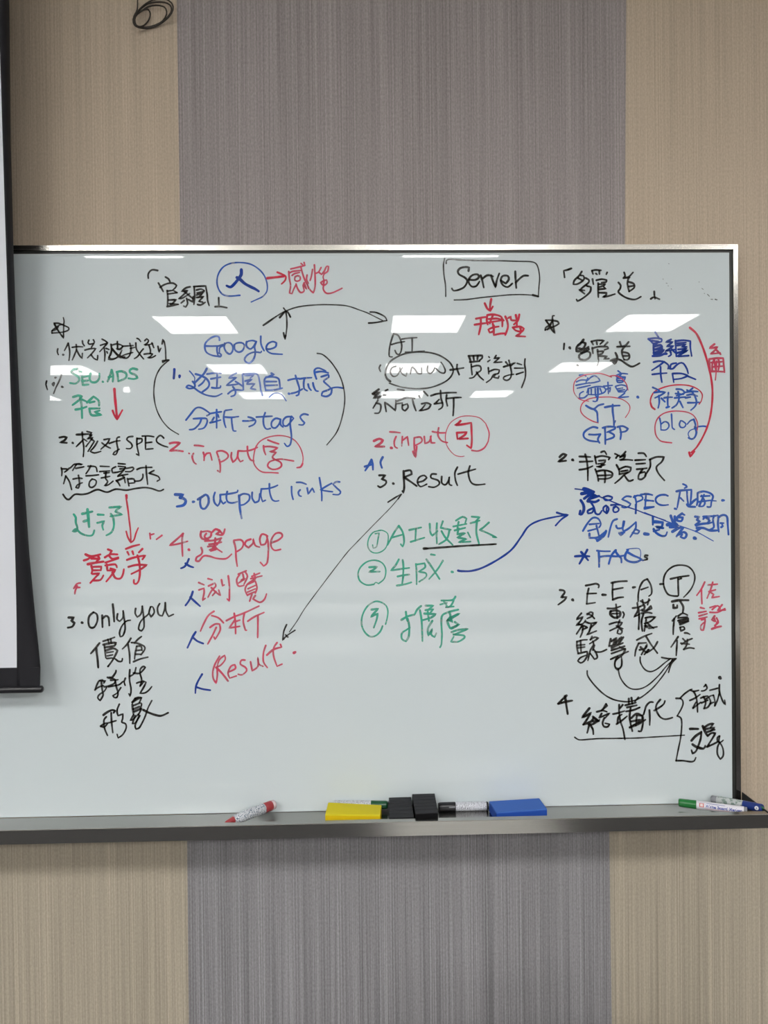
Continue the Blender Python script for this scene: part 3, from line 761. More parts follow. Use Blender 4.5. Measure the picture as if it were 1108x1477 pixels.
# --- fourth column -----------------------------------------------------------
W('handwritten_word','black handwritten heading of the right column between corner brackets','k',2.8,780,380,180,
 "272,45 235,58 205,65 212,125;365,72 340,110 300,150 290,185 320,185 360,165 385,140 380,110 355,108;330,130 370,150;400,130 430,150 420,175 370,215 350,235 390,240;410,200 445,210 440,250 400,290 350,325 325,335 318,320;345,235 390,270;455,65 465,95;455,65 490,58 535,62;490,90 500,98;520,70 522,95;590,80 582,98;"
 "460,140 468,185;495,150 540,140 585,148 580,165 540,170;510,175 510,240 512,300;515,185 575,185 555,200 520,210;520,230 580,225 560,210;520,260 585,262 580,280 550,300 600,290 660,272;"
 "690,170 710,195 705,225 690,255 740,295 790,315 840,320 890,295;740,80 750,110 735,128 780,120 820,80;735,130 790,125;780,130 770,180 785,250;785,165 825,180 830,215 785,250;785,205 820,200;1008,250 1010,285 1015,315;978,315 1005,300 1055,318")
W('drawn_star','black five pointed star at the right','k',2.6,780,380,180,
 "45,505 70,540 100,590 125,620 112,560 105,500 105,465 120,465;45,505 90,505 150,515 162,535 130,555 80,575 40,592;40,592 45,570 80,545 110,500;90,540 60,590;55,520 100,570")
W('handwritten_word','black handwritten first point of the right column','k',3.0,800,480,140,
 "110,125 105,190;w4:172,170 178,180;w3.4:330,80 290,130 255,160 250,210 290,210 340,160 355,120 310,110 265,140;w3.4:280,180 340,190 390,160 380,190 300,230;390,190 330,220 280,260 290,300 350,310 400,280 405,230 370,215 310,240;260,370 268,375;"
 "w2.8:420,100 440,135;w2.8:420,100 480,88 565,88 520,130;w2.8:480,110 485,135;w2.8:605,110 570,145;w2.8:430,170 438,235;w2.8:430,180 500,160 600,160 615,180 570,195;w2.8:490,195 495,260 500,305;w2.8:495,215 560,210 540,240 500,250;w2.8:505,265 600,270 560,300 620,295;w1.4:505,310 495,360 485,375;"
 "w2.8:745,105 760,150;w2.8:845,105 800,150 710,160;w2.8:720,160 860,155;w2.8:800,160 770,200 775,260 795,310;w2.8:775,220 840,235 855,280 830,310 790,305;w2.8:790,265 840,265;w3:695,230 715,280 700,340 685,355 665,335 700,310 640,318;w3:640,318 700,300 760,315 810,350 870,385 910,380 970,348")
W('handwritten_word','blue handwritten two characters crowded in the upper red oval','b',2.2,815,530,140,
 "165,90 210,85 240,100;130,165 180,145 245,145;125,205 200,190 280,175;140,238 200,225 290,205;255,150 300,110 340,98 380,120 400,155 320,175 240,180;260,120 240,170;165,350 170,300 210,275;165,350 220,345 265,300 270,240;265,240 250,290;270,240 360,220 440,225 465,260 440,290 370,310 270,310;300,250 300,310;345,240 350,320 375,360 350,390 320,385;w3:375,240 375,330 365,380;400,240 420,290;440,215 540,205;490,170 495,300;470,250 520,230 510,280;"
 "605,40 640,65;580,95 640,70 715,75;640,80 600,120 580,100 690,110;590,130 600,170 660,165 690,120 600,130;600,150 660,150;575,220 610,280;580,215 640,200 700,215 710,250 690,270;600,245 660,235;610,265 680,255;615,280 690,278;680,295 640,325 605,345 725,335")
W('drawn_circle','thin red oval round the crowded blue characters','r',1.6,815,530,140,
 "530,110 440,78 380,68 300,75 220,88 150,120 110,165 98,220 105,290 150,350 200,375 270,385;515,98 580,95 650,130 700,190 720,260")
W('drawn_circle','thin red half oval round two blue capitals','r',1.6,815,530,140,
 "380,632 320,615 240,570 190,520 178,470 200,410 260,365 340,345 440,338 540,340 640,360 710,400 742,450 730,510 690,572")
W('handwritten_word','blue handwritten two capitals in the half oval','b',3.0,815,530,140,
 "240,435 280,460 330,475 380,435 440,418;330,475 365,510 372,570 375,620;455,455 540,440 625,435;545,425 545,500 555,580 560,660;w2:575,610 560,650")
W('ink_dot','small blue ink dot right of the two capitals','b',4,815,530,140,
 "830,338 836,342")
W('handwritten_word','blue handwritten three capitals below the half oval','b',2.9,815,530,140,
 "370,690 320,680 255,710 215,750 220,800 280,835 380,848;275,765 340,768 405,762;405,762 375,820 395,862;430,690 500,675 575,680 570,700 480,740;455,690 460,780 460,875;500,735 560,770 550,800 460,830;600,680 660,670 720,700 690,730 630,740;625,685 640,750 632,820")
W('handwritten_word','bold blue handwritten website characters at the top right','B',2.8,920,470,140,
 "200,75 220,105 240,135;120,150 150,175 170,200;120,150 200,140 270,150 270,180 190,200;160,170 250,180 200,210;180,200 180,270 185,345;w3.4:185,235 260,220 280,240 200,270;w3.4:190,270 280,260;w3.4:180,310 300,275 260,310 190,330;w3.4:170,345 250,340 320,310;"
 "380,155 320,185 400,185 330,235 410,230 350,270 310,290 430,270;370,290 380,330 350,350;390,270 430,310;330,320 300,325;430,170 435,260 440,350;430,175 520,165 600,175 600,250 615,345;450,200 550,190;450,225 550,210 500,240 560,240;460,270 560,260 500,290;w3.2:450,310 570,280 500,320 450,350 580,340")
W('handwritten_word','dark blue handwritten platform characters','B',2.7,920,470,140,
 "180,415 240,402 300,410 250,450 160,508;300,410 350,450 345,490;260,470 262,560 275,645;165,555 250,545 330,540;365,490 400,490 440,450 480,425 520,430 560,490 575,545;370,490 380,440 440,425;395,545 410,645;400,545 500,545 575,570 500,600 415,612;570,575 660,612")
W('handwritten_word','blue handwritten two characters in the middle red oval','b',2.7,920,550,140,
 "170,70 205,85 245,105;185,130 250,120 315,125 260,160 195,190;240,165 245,240 232,305;270,195 310,235;300,190 345,182 395,182;350,130 340,220 345,300;325,300 360,290;440,90 500,95 540,130 500,150 440,165;430,140 520,150;420,190 545,180;460,120 470,200 440,270 390,305;480,230 515,300;560,100 600,120;625,80 585,110;550,125 620,115 685,118;560,160 620,150 680,170;545,190 600,180;620,120 655,180 670,240 650,290 605,330;570,245 640,245 700,240")
W('drawn_circle','red oval drawn round the middle blue characters','R',2.0,920,550,140,
 "w2.8:195,320 160,290 145,240;145,240 150,190 190,120 280,75 380,48 480,40 580,48 660,75 715,115 738,160 725,225 700,260")
W('handwritten_word','blue handwritten lower case word in the bottom red oval','b',2.3,920,550,140,
 "250,420 262,480 265,550;265,490 310,460 350,480 355,520 320,555 265,555;385,375 390,460 395,530 420,550;490,450 475,490 490,525 530,525 550,490 520,460 500,450;640,435 600,450 565,490;w3:640,435 660,500 650,540;w3:680,525 660,540;w3:650,520 670,580 650,640 615,660 580,645;w1.6:655,540 600,560 575,600 590,640;w2.4:690,518 750,512 795,520 780,560")
W('drawn_circle','open red oval drawn round the lower case word','r',1.9,920,550,140,
 "388,702 320,695 260,680 215,630 198,570 200,490 230,420 290,370 370,345 460,340 560,352 630,385 670,440 685,500 678,560")
W('drawn_bracket','long thick red curved bracket with a hooked foot','R',3.0,770,340,338,
 "738,435 770,465 800,530 822,600 838,670 845,740 840,820 825,890 800,950 770,1000 745,1025;735,1025 740,1045 760,1020")
W('handwritten_word','red handwritten characters beside the long bracket','r',3.0,920,470,140,
 "875,210 840,235 820,255 870,250 910,240 870,290 830,320 940,310;900,280 945,325;w2.8:815,380 820,450 830,520;815,380 900,370 975,370 980,440 990,530;w2.8:870,390 850,440 850,510;920,380 930,440 920,500;840,420 960,410;850,470 970,460;830,520 900,520 985,525;w2:900,400 895,520 885,620;870,380 890,500")
W('handwritten_word','black handwritten second point of the right column','k',2.8,795,640,170,
 "w3.2:80,125 110,98 145,105 120,130 65,170 140,160;w4.4:202,152 208,156;265,120 320,122 370,125;270,170 330,168 390,165;265,245 330,235 390,210;320,100 335,160 345,250 345,345;470,80 500,70 520,100;410,115 425,190;415,130 480,115 555,130 540,150;450,160 510,155 500,180 440,190;450,215 510,195 470,200;470,220 430,215;415,240 435,300 445,350;430,260 500,250 570,270 570,310 520,330 450,330;505,260 510,310 505,365;440,300 560,295;"
 "600,95 625,105;610,135 620,120 640,110;700,75 670,110 640,130 700,105 680,140 640,155 710,150 765,155;615,200 640,250 640,290;640,240 700,215 750,225 740,260 690,290 650,330 600,372;660,260 720,250;650,285 720,270;690,300 730,350 770,340;"
 "820,90 870,90 895,120;790,155 885,150;800,190 885,185;805,240 860,235 900,230;860,240 825,290 820,330 850,335 890,300 880,265 840,275;w2.8:925,150 990,125 1060,125 1040,170 990,220 1010,280 1065,345;930,150 930,220 880,300")
W('handwritten_word','blue handwritten crossed out line, bold first characters','B',3.0,820,690,140,
 "w1.8:75,120 150,130 200,150 320,195 460,250 600,305 760,355 900,410 1108,480;w5:175,120 220,130 290,155;w5:150,175 240,160 280,180;w4:180,230 240,190 300,190 220,240 350,200;w4:140,250 170,300 175,360 150,410 125,410 135,370;w4:220,260 300,270 345,250;w3:260,280 290,330 310,400 350,410 380,370;w3:280,340 220,370 225,400 270,390 290,350;"
 "w2.6:400,215 450,200 500,215 490,240 420,250 400,215;w2.6:430,310 400,330 400,370 440,400 460,350 440,310 430,400;w2.6:485,305 550,300 600,305;w2.6:540,320 510,350 520,385 560,380 575,350 540,320 510,330")
W('handwritten_word','blue handwritten SPEC capitals crossed out','b',2.6,820,690,140,
 "715,210 660,205 610,240 660,260 710,290 690,320 640,335 610,325;755,200 775,280 765,400;w3.4:770,300 770,400;745,215 790,195 840,205 845,240 780,270;825,185 890,180 960,190;885,190 880,260 875,345;880,255 970,255;w3.4:870,345 975,325;1108,190 1050,190 1000,220 1000,270 1050,305 1108,305")
W('handwritten_word','blue handwritten end of the crossed out first line','b',2.7,930,690,130,
 "0,190 40,190 95,205;0,265 110,280;w3.4:0,360 110,350;285,215 240,200 170,215 135,260 160,310 220,330 290,325;470,70 505,85 520,105 490,120;w3.2:390,160 450,148 575,140;435,165 420,250 400,360;w3.4:370,372 390,378;440,240 480,280;520,160 525,250 540,340;575,150 570,230 560,310;w3.4:560,320 600,280 640,250;w3.4:520,320 540,345 620,350;"
 "w3:650,190 650,290 640,330;w3:650,180 720,160 800,180 840,220 820,290 810,350 770,350;w3:690,220 800,215;w3:650,290 810,270;700,210 740,290 720,340 670,345;w3:670,340 730,200;w2:840,275 880,278;w4:955,270 975,270")
W('handwritten_word','blue handwritten crossed out second line, left half','b',2.8,820,690,140,
 "165,600 220,510 280,450 340,460 370,520 350,560;240,525 350,515;225,600 320,575;320,540 350,660;w3:240,630 240,680 340,670 430,600;w4:330,710 400,660 430,600;330,700 300,680;555,465 510,485 480,560 455,670;545,540 560,570 620,560 640,490;630,490 620,580 640,620;w3.2:580,625 600,650 630,620 600,620;640,600 690,570 770,500;770,500 770,560 750,600 705,670;760,580 810,600 790,630 730,620;w5:870,633 912,638;"
 "w3.2:965,440 965,520 980,490 1080,500 1060,560 1000,560 1080,570;w3.2:970,580 1000,620 1060,655 1108,655")
W('handwritten_word','blue handwritten crossed out second line, right half','b',3.0,930,690,130,
 "w1.6:0,420 60,445 160,485 300,540 450,590 620,650 720,700 780,735 845,770;100,470 100,570;100,540 220,545 210,600 130,590 230,610;110,620 150,680 220,710 260,700 275,660;110,650 180,630;w4:320,460 340,520 350,560;w4:370,470 370,560;w5:280,570 380,560 400,590 310,600;w3.4:460,430 400,480 400,520 450,525 470,480 420,480;w3:470,440 490,450;w4:340,655 400,620 450,600;w3.4:470,610 400,700 390,715;w3.4:420,690 480,660 515,690 490,735 440,720 460,690;w5:610,733 625,738;"
 "w3.4:620,470 670,475 640,510 680,530 620,570;w3:720,500 740,480 790,490;w3.4:630,580 700,560 800,550;w3:720,470 830,465 900,455;850,460 840,520 850,600 800,630;w3:760,490 800,520 760,560 830,540;w3.6:640,610 720,610 800,640 890,640;w3:630,650 700,610;w3.2:905,480 900,560 910,655;w3.2:905,480 960,450 1010,470 1020,560 1030,690;w3:930,550 970,550;w3:940,600 960,590 950,560")
W('drawn_star','dark blue asterisk before the capitals','B',3.4,820,690,140,
 "75,890 150,885 240,890;215,815 180,880 125,975;145,840 180,880 225,935")
W('handwritten_word','blue handwritten FAQ capitals','b',3.2,820,690,140,
 "w2.6:325,825 400,832 475,832;345,830 350,920 350,1010;w3:360,895 450,885 560,890 640,880;540,820 490,880 460,975;530,825 570,880 600,910 605,960;w1.3:660,810 740,800 810,805 825,860 815,920;w3.4:680,815 650,870 650,920 700,950 770,955 830,930;w3.2:670,840 740,880 800,905 850,935")
W('handwritten_character','tiny bold black letter s after the blue capitals','k',2.6,820,690,140,
 "903,880 875,878 868,895 898,910 900,925 865,932")
W('handwritten_word','black handwritten capitals of the third point at the right','k',2.7,800,810,130,
 "w3:65,350 110,355 125,380 80,440 150,435 120,475 45,530;w4.6:222,470 228,476;w3:385,295 440,285 510,272 545,290 540,320;420,330 405,400 395,520;400,395 515,390;395,520 500,505;w4:590,408 630,410;w3:700,262 790,245 890,240;715,260 712,370 715,470;715,345 840,322;w3:715,470 780,445 845,438;w3.4:965,318 990,314;"
 "1140,215 1090,240 1050,310 1030,400 1028,490;1140,215 1180,280 1195,350 1190,400 1160,425;1065,345 1150,315")
W('drawn_circle','black circle drawn round the last capital','k',2.5,905,810,150,
 "535,368 480,365 430,345 395,280 385,210 400,140 440,85 500,48 570,38 640,50 690,90 718,150 712,220 680,290 640,340 600,380;w3:350,240 385,238")
W('handwritten_word','black handwritten capital T in the circle','k',2.8,905,810,150,
 "460,185 550,165 655,150;540,180 542,260 545,360;575,180 545,190")
W('handwritten_word','black handwritten experience characters stacked','k',2.7,800,810,130,
 "330,635 290,680 270,710 350,680 310,740 265,785 350,760 380,720;300,770 390,800;330,800 270,890;350,800 340,870 315,930;400,650 440,620 470,630 460,670 400,700;400,640 450,660 490,700;380,740 440,760 520,745 450,810 430,860;400,810 340,840;450,780 420,870 395,900 515,852;"
 "275,980 275,1050 290,1130;275,985 340,965 400,960;320,970 325,1100;280,1030 370,1020;290,1060 370,1050;290,1130 400,1105 400,1160 360,1225 320,1245 285,1220 320,1180 390,1150;460,920 440,960;440,960 490,930 540,940 480,980 430,1010;470,980 480,1020 440,1090 410,1215;490,1030 470,1090;480,1080 510,1120 525,1180 490,1200 440,1130;500,1110 570,1110 640,1080")
W('handwritten_word','black handwritten professional characters stacked','k',2.7,800,810,130,
 "650,575 730,575 810,550;755,525 765,620 770,700;w3.4:690,610 685,650 740,690 800,670 805,620 760,600 690,610;710,640 790,640;840,620 855,650 840,690;675,770 760,745 830,750 800,790 680,850;760,790 840,825;800,720 780,800 830,850 810,890 770,880 780,840;"
 "w3:690,950 670,1030;w3:700,980 750,940 720,1020;w3:760,940 740,1020 800,940;w3:820,930 780,1020;w3:845,930 800,1000;w3:670,1040 800,1010;w3:700,1060 840,1000;w3:700,1090 860,1040;700,1130 870,1070;690,1200 800,1150 905,1105;w3:800,1050 870,1080 830,1150 760,1200;w2.4:790,1180 750,1220 740,1270 750,1310 780,1330 820,1290 830,1230 820,1170")
W('handwritten_word','black handwritten authority characters stacked','k',2.7,905,810,150,
 "55,495 100,490 140,480;105,440 110,520 70,590 130,560;w3:120,500 125,600 120,720;140,420 190,440 240,410;160,410 170,460;230,400 215,460;w3:130,480 180,460 180,500 140,520 200,520 250,470 260,500 210,520;w3:150,550 210,540 260,550;w3:170,560 150,640 160,740;190,600 240,590 300,590 240,640 180,660;w3:200,620 180,740;210,650 240,680 280,710;210,700 180,680 240,690;230,710 315,695;"
 "100,835 180,795 260,765;120,870 90,940 80,1005;125,870 200,865;200,800 250,880 320,975;320,855 280,920 210,970;w3:130,940 190,925 210,880 150,990;w3:140,910 200,970 230,930 180,990")
W('handwritten_word','black handwritten trust characters stacked','k',2.7,905,810,150,
 "w3.6:475,425 550,412 650,412;w3.4:490,460 490,495 530,490 530,465;w3.2:560,420 595,480 590,540;540,580 590,550 640,570;480,630 520,580;500,610 490,700 488,775;540,600 640,590;w3:540,630 650,605 640,630 550,650;w3:560,670 650,635;560,700 570,740 610,720 600,695 560,700;"
 "540,800 500,860 465,910;530,840 525,920 520,1000;610,760 640,762 665,775;580,880 640,840 690,820;590,820 620,850;640,830 630,890 600,935;570,870 660,880;600,935 660,918 710,925")
W('handwritten_word','red handwritten evidence characters at the right edge','r',2.6,905,810,150,
 "825,218 790,290 740,360;790,300 792,380 795,450;860,250 910,245 960,240;910,220 890,290 850,390;870,320 940,300;890,330 920,350 900,385 980,372;780,490 820,500;760,545 840,530;765,580 850,555;765,610 850,590;790,620 830,610 825,660 810,730 785,725 785,680 830,640;"
 "880,490 940,470;905,510 960,470 990,500;1010,460 960,520 1045,515;880,540 960,540 1040,500;w3:930,580 900,620 940,640 920,590;950,600 970,650 930,680;960,640 930,700;w3.2:900,718 950,700 1000,690")
W('drawn_arrow','three black curved lines meeting in one arrowhead','k',2.2,795,930,260,
 "222,160 225,190 260,240 320,300 380,335 440,348 490,348 550,325 620,270 680,200 720,140 745,90;w2:412,145 425,200 460,250 500,272 550,270 600,245 660,190 710,130 760,85;548,75 550,110 575,150 610,165 650,150 700,110 735,85;w2.4:680,78 720,85 768,85;w2.4:768,85 740,115 722,170;w1.8:410,70 392,100 395,135 415,145 430,130 432,90")
W('handwritten_number','bold black handwritten numeral four','k',3.4,795,930,260,
 "95,312 70,335 42,362;45,362 90,350 130,343;85,315 92,360 102,425")
W('handwritten_word','black handwritten structured characters above the long underline','k',2.8,830,990,140,
 "w3.4:160,250 110,310 75,355 130,330 180,300 130,380 90,435;w3.4:90,435 180,400 210,350 260,390 200,400;w3.4:200,345 260,395 280,380 200,430 150,435;w3:160,430 145,490 135,530;w3:170,440 200,490 205,545;350,200 320,250 290,280 365,220 350,200;245,290 310,275 360,290;300,310 270,360 390,305 340,360;330,360 310,420 330,460 370,460 390,430 340,420;"
 "430,315 480,305 560,280;500,210 500,300 515,400 545,490 565,605;540,210 510,250;470,430 530,390 590,340;480,425 490,350 530,320;w3:610,140 610,200;w3:640,130 650,200;w3:570,215 690,185;w3:590,240 700,215;w3:580,285 660,270 735,240;w3:720,125 680,170;w3:630,250 620,360 650,510;w3:640,360 700,310 760,340 750,400 660,440;w3:700,340 690,450;w3:640,400 740,380 700,420 620,465;w3:620,470 720,430 800,380;w3:770,350 770,430 750,510 720,510;"
 "885,180 850,180 810,220 790,280 770,330 700,330;845,270 850,350 848,440;900,275 960,240 1010,200 1022,165;970,150 930,200 920,260 960,340 1010,372 1060,370 1108,355")
W('underline','long thin black hand drawn underline','k',2.0,795,930,260,
 "145,568 175,584 280,577 400,575 520,573 640,566 760,559 820,555")
W('drawn_bracket','black curly brace grouping two words','k',2.3,960,960,100,
 "w3:150,465 210,465;210,465 240,490 250,540 220,620 165,715;165,715 215,740 230,800 228,900 210,1050 175,1220 150,1350;w2.6:150,1350 250,1350 360,1365 410,1350 430,1305;w2.6:210,460 270,400 340,350 375,335",9.85)
W('handwritten_word','black handwritten program characters','k',2.6,960,960,100,
 "350,345 400,365 470,350;400,370 430,430 450,540 455,660;345,495 420,460 490,410;390,605 450,560 500,520;390,600 430,520;570,270 545,300;570,270 590,320 550,355 510,360;500,460 550,440 600,430;w2.8:540,440 570,520 550,600;510,530 600,490;w2.8:545,610 600,590 640,520 620,460;580,470 640,430 680,420;w2.4:680,420 700,500 700,570;640,540 680,520;700,570 740,480 760,400;630,350 690,335 740,320;765,270 765,370 790,450 820,520 850,555 840,490;w5:770,170 780,180",9.85)
W('handwritten_word','bold black handwritten article characters','k',3.0,960,960,100,
 "w3.8:350,900 400,898 465,900;w3.8:370,1065 430,1000 510,945;510,940 500,1040 470,1130 430,1220 385,1250 370,1200;w3.8:385,1120 440,1155 540,1180 565,1140;w3.8:530,860 560,930 590,990;w3.2:540,890 610,840 685,820 640,880;580,900 700,880 640,930;600,940 700,910;w3:600,1000 650,960 710,960 670,1030 600,1140;w3:590,1155 670,1120 750,1080;w2.6:770,1000 740,1020 740,1070 780,1090 820,1060;w2.6:770,1090 740,1160 740,1260 780,1330 820,1280 820,1190 790,1120 760,1080 770,1010",9.85)

# faint smudges left by the eraser
W('ink_smudge', 'faint grey specks of rubbed out ink near the top right corner', 'k', 0.7, 940, 370, 120,
  "150,300 158,304;192,354 208,358;218,388 224,394;630,338 636,342;670,425 690,440;w1.1:745,505 770,530;w1.0:790,570 815,572;w1.6:845,570 872,578;700,490 708,496;225,95 235,98;260,432 268,436")

# ========================================================= projection screen ==
def interp(tab, y):
    for (a, b), (c, d) in zip(tab, tab[1:]):
        if y <= c:
            return b + (d - b) * (y - a) / (c - a)
    return tab[-1][1]


def ydepth(py):
    return -0.060 - 0.075 * (1 - py / 985.0)


W_EDGE = [(-260, -12), (0, -3), (90, 0.5), (200, 3.8), (300, 6.8), (400, 10), (430, 11), (620, 17), (700, 19.5), (880, 24), (963, 24.5), (990, 24.5)]
O_EDGE = [(-260, 10), (0, 13), (200, 15), (300, 17.6), (400, 20), (500, 24.2), (560, 27), (618, 30), (700, 35), (800, 42), (880, 49.5), (940, 56), (963, 58), (990, 57.5)]
scr_o = P(24, 985, ydepth(985))
screen = empty('projection_screen', scr_o, 'pull-down projection screen with black borders hanging over the left of the board', 'screen')
SO = Vector(scr_o)
SL = -2.55
ys = [-250, -150, -80, 0, 60, 120, 200, 260, 320, 380, 440, 500, 560, 620, 680, 740, 800, 850, 900, 930, 963]
for nm_, m_, O_, T_ in (('screen_fabric', M['screen'], 0.0, .0008), ('black_backing', M['screen_black'], .0008, .0008)):
    bm = bmesh.new()
    prev = None
    for py in ys:
        a = P(interp(W_EDGE, py), py, ydepth(py))
        b = Vector((SL, a.y, a.z))
        c = Vector((SL, a.y + T_, a.z)); d = a + Vector((0, T_, 0))
        a = a + Vector((0, O_, 0)); b = b + Vector((0, O_, 0)); c = c + Vector((0, O_, 0)); d = d + Vector((0, O_, 0))
        cur = [bm.verts.new(v - SO) for v in (b, a, d, c)]
        if prev:
            for i in range(4):
                bm.faces.new((prev[i], prev[(i + 1) % 4], cur[(i + 1) % 4], cur[i]))
        prev = cur
    bmesh.ops.recalc_face_normals(bm, faces=bm.faces[:])
    link(nm_, bm, m_, screen, smooth=False)
# curling black side border
bm = bmesh.new()
prev = None
NU = 8
for py in ys + [978, 990]:
    yd = ydepth(py)
    xa, xb = interp(W_EDGE, py), interp(O_EDGE, py)
    wpx = 34.0
    back = math.sqrt(max(0.0, wpx ** 2 - (xb - xa) ** 2)) * MPP * 0.95
    row = []
    for u in range(NU + 1):
        t = u / NU
        q = P(xa + (xb - xa) * (t if back < .005 else math.sin(t * math.pi / 2)), py, yd - 0.0006 + back * (1 - math.cos(t * math.pi / 2)) * 1.0)
        row.append(bm.verts.new(q - SO))
    if prev:
        for i in range(NU):
            bm.faces.new((prev[i], row[i], row[i + 1], prev[i + 1]))
    prev = row
ob = link('side_border', bm, M['screen_black'], screen, smooth=True)
md = ob.modifiers.new('thickness', 'SOLIDIFY'); md.thickness = 0.0012; md.offset = 0
# bottom border and weight bar
bm = bmesh.new()
q = [P(24.5, 962, ydepth(962)), P(57.8, 962.5, ydepth(962)), P(57.0, 990, ydepth(990)), P(24.5, 991.5, ydepth(990))]
q[0] = Vector((SL, q[1].y, P(0, 963.5, ydepth(963)).z)); q[3] = Vector((SL, q[2].y, q[2].z))
prism(bm, [v + Vector((0, -.0010, 0)) - SO for v in q], [v + Vector((0, .0022, 0)) - SO for v in q])
link('bottom_border', bm, M['screen_black'], screen)
c = P(59, 994, ydepth(990))
bm = bmesh.new()
lathe(bm, [(SL - .02, .002), (SL - .017, .0075), (c.x, .0075), (c.x + .003, .0068), (c.x + .005, .004)], 16)
wb = link('weight_bar', bm, M['plastic_black'], screen, smooth=True)
wb.location = Vector((0, c.y, c.z)) - SO
# housing under the ceiling
top = P(-12, -250, ydepth(-250))
boxobj('housing', tuple(Vector((SL - .12, top.y - .05, top.z - .02)) - SO), tuple(Vector((top.x + .10, top.y + .05, CEIL)) - SO), M['lamp_frame'], screen, .006)

# ========================================================= hanging cord =======
S = 1108 / 120.0
def cp(x, y, Y): return P(160 + x / S, y / S, Y)
loop = [(356, -900), (356, -300), (355, 0), (350, 130), (320, 190), (296, 260), (312, 330), (370, 366), (480, 378), (590, 352), (690, 296), (780, 215), (826, 130), (815, 50), (740, -8), (640, -16), (540, 8), (440, 70), (350, 160), (305, 230), (312, 310), (370, 360), (480, 368), (600, 338), (700, 280), (775, 205), (808, 130), (785, 65), (715, 34), (600, 30), (490, 50), (400, 115), (335, 190), (308, 260), (325, 325), (380, 360), (480, 362), (590, 335), (690, 280), (742, 190), (732, 118), (690, 84), (600, 70), (500, 90), (425, 135), (350, 190), (318, 260), (335, 330), (385, 356), (445, 335), (495, 280), (522, 215), (518, 155), (480, 122), (420, 138), (360, 185)]
pts = []
for i, (x, y) in enumerate(loop):
    pts.append(cp(x, y, WALL_Y - .004 - 0.0105 + .010 * math.sin(i * 0.9) * (1 if i > 3 else 0)))
pts[0] = Vector((pts[1].x, pts[1].y, CEIL - .001))
bm = bmesh.new()
tube(bm, smooth_path(pts, step=.01), .00165, 8)
crd = link('hanging_cord', bm, M['cord'], None, smooth=True)
tag(crd, 'thin dark cord hanging in loose coils on the beige wall above the board', 'cord')

# ========================================================= things on the tray =
FL = TF + .0004                                       # floor of the tray


def place(e, a, b):
    """turn a thing's local x axis from a to b"""
    d = (b - a).normalized()
    e.rotation_mode = 'QUATERNION'
    e.rotation_quaternion = d.to_track_quat('X', 'Z')
    e.location = a


def marker(label, a, b, r, body, cap, cap_side, cap_len, end=None, end_len=.006, taper=False, body_name='barrel', neck=None):
    """marker pen lying from a to b; the cap is at one end"""
    L = (b - a).length
    e = empty('marker_pen', a, label, 'marker')
    place(e, a, b)
    c0, c1 = (0, cap_len) if cap_side == 'a' else (L - cap_len, L)
    b0, b1 = (c1, L) if cap_side == 'a' else (0, c0)
    def part(name, prof, m, sm=True):
        bm = bmesh.new(); lathe(bm, prof); o = link(name, bm, m, e, smooth=sm)
        for p in o.data.polygons:
            p.use_smooth = len(p.vertices) == 4
        return o
    if end is not None:
        if cap_side == 'a':
            part('end_plug', [(b1 - end_len, r * .93), (b1 - .001, r * .93), (b1, r * .85)], end); b1 -= end_len
        else:
            part('end_plug', [(b0, r * .80), (b0 + .001, r * .93), (b0 + end_len, r * .93)], end); b0 += end_len
    part(body_name, [(b0, r * .985), (b0 + .0006, r), (b1 - .0006, r), (b1, r * .985)], body)
    if cap_side == 'a':
        part('cap', [(c0, r * .80), (c0 + .0015, r * .93), (c0 + .004, r * .97), (c1 - .001, r * 1.03), (c1, r * 1.0)], cap)
    else:
        part('cap', [(c0, r * 1.0), (c0 + .001, r * 1.03), (c1 - .004, r * .97), (c1 - .0015, r * .93), (c1, r * .80)], cap)
    return e, L


def onfloor(px, py_hint, Y, h):
    p = P(px, py_hint, Y)
    p.z = FL + h
    return p


R9 = .0088
# red marker at the left, leaning with its end against the glass
R10 = .0108
a = P(325, 1187.5, -.102); b = P(396, 1160, -.0135)
d = b - a; L = d.length
e = empty('marker_pen', a, 'red whiteboard marker with a printed white label lying askew at the left of the tray', 'marker')
place(e, a, b)
for nm, prof, m in (('cap', [(0, .0026), (.004, .0045), (.020, .0078), (.021, .0074)], M['red_plastic']),
                    ('barrel', [(.020, .0084), (.050, R10), (L * .765, R10), (L * .770, R10 * .98)], M['label_red']),
                    ('end_section', [(L * .770, R10 * .92), (L * .780, R10 * .98), (L - .010, R10 * .96), (L - .009, R10 * .93)], M['red_plastic']),
                    ('end_plug', [(L - .009, R10 * .93), (L - .002, R10 * .9), (L, R10 * .75)], M['pink_clear'])):
    bm = bmesh.new(); lathe(bm, prof); o = link(nm, bm, m, e, smooth=True)
    for p in o.data.polygons:
        p.use_smooth = len(p.vertices) == 4
# green marker behind the yellow eraser
a = P(482, 1160.5, -.0105); b = P(559, 1161, -.0115)
a.z = max(a.z, FL + R9); b.z = max(b.z, FL + R9)
marker('whiteboard marker with a dark green cap, half hidden behind the yellow eraser', a, b, R9, M['label_print'], M['green_dark'], 'b', .036)
# black marker right of the black erasers
a = P(632.5, 1165, -.0125); b = P(704, 1163, -.0125)
a.z = max(a.z, FL + R9); b.z = max(b.z, FL + R9)
e, L = marker('whiteboard marker with a black cap and printed silver white label between erasers', a, b, R9 * 1.08, M['label_print'], M['plastic_black'], 'a', .037, M['plastic_black'], .004)
bm = bmesh.new(); box(bm, (.022, -R9 - .0022, .0012), (.035, -R9 - .0002, .0036), .0005)
link('cap_clip', bm, M['grey_plastic'], e)
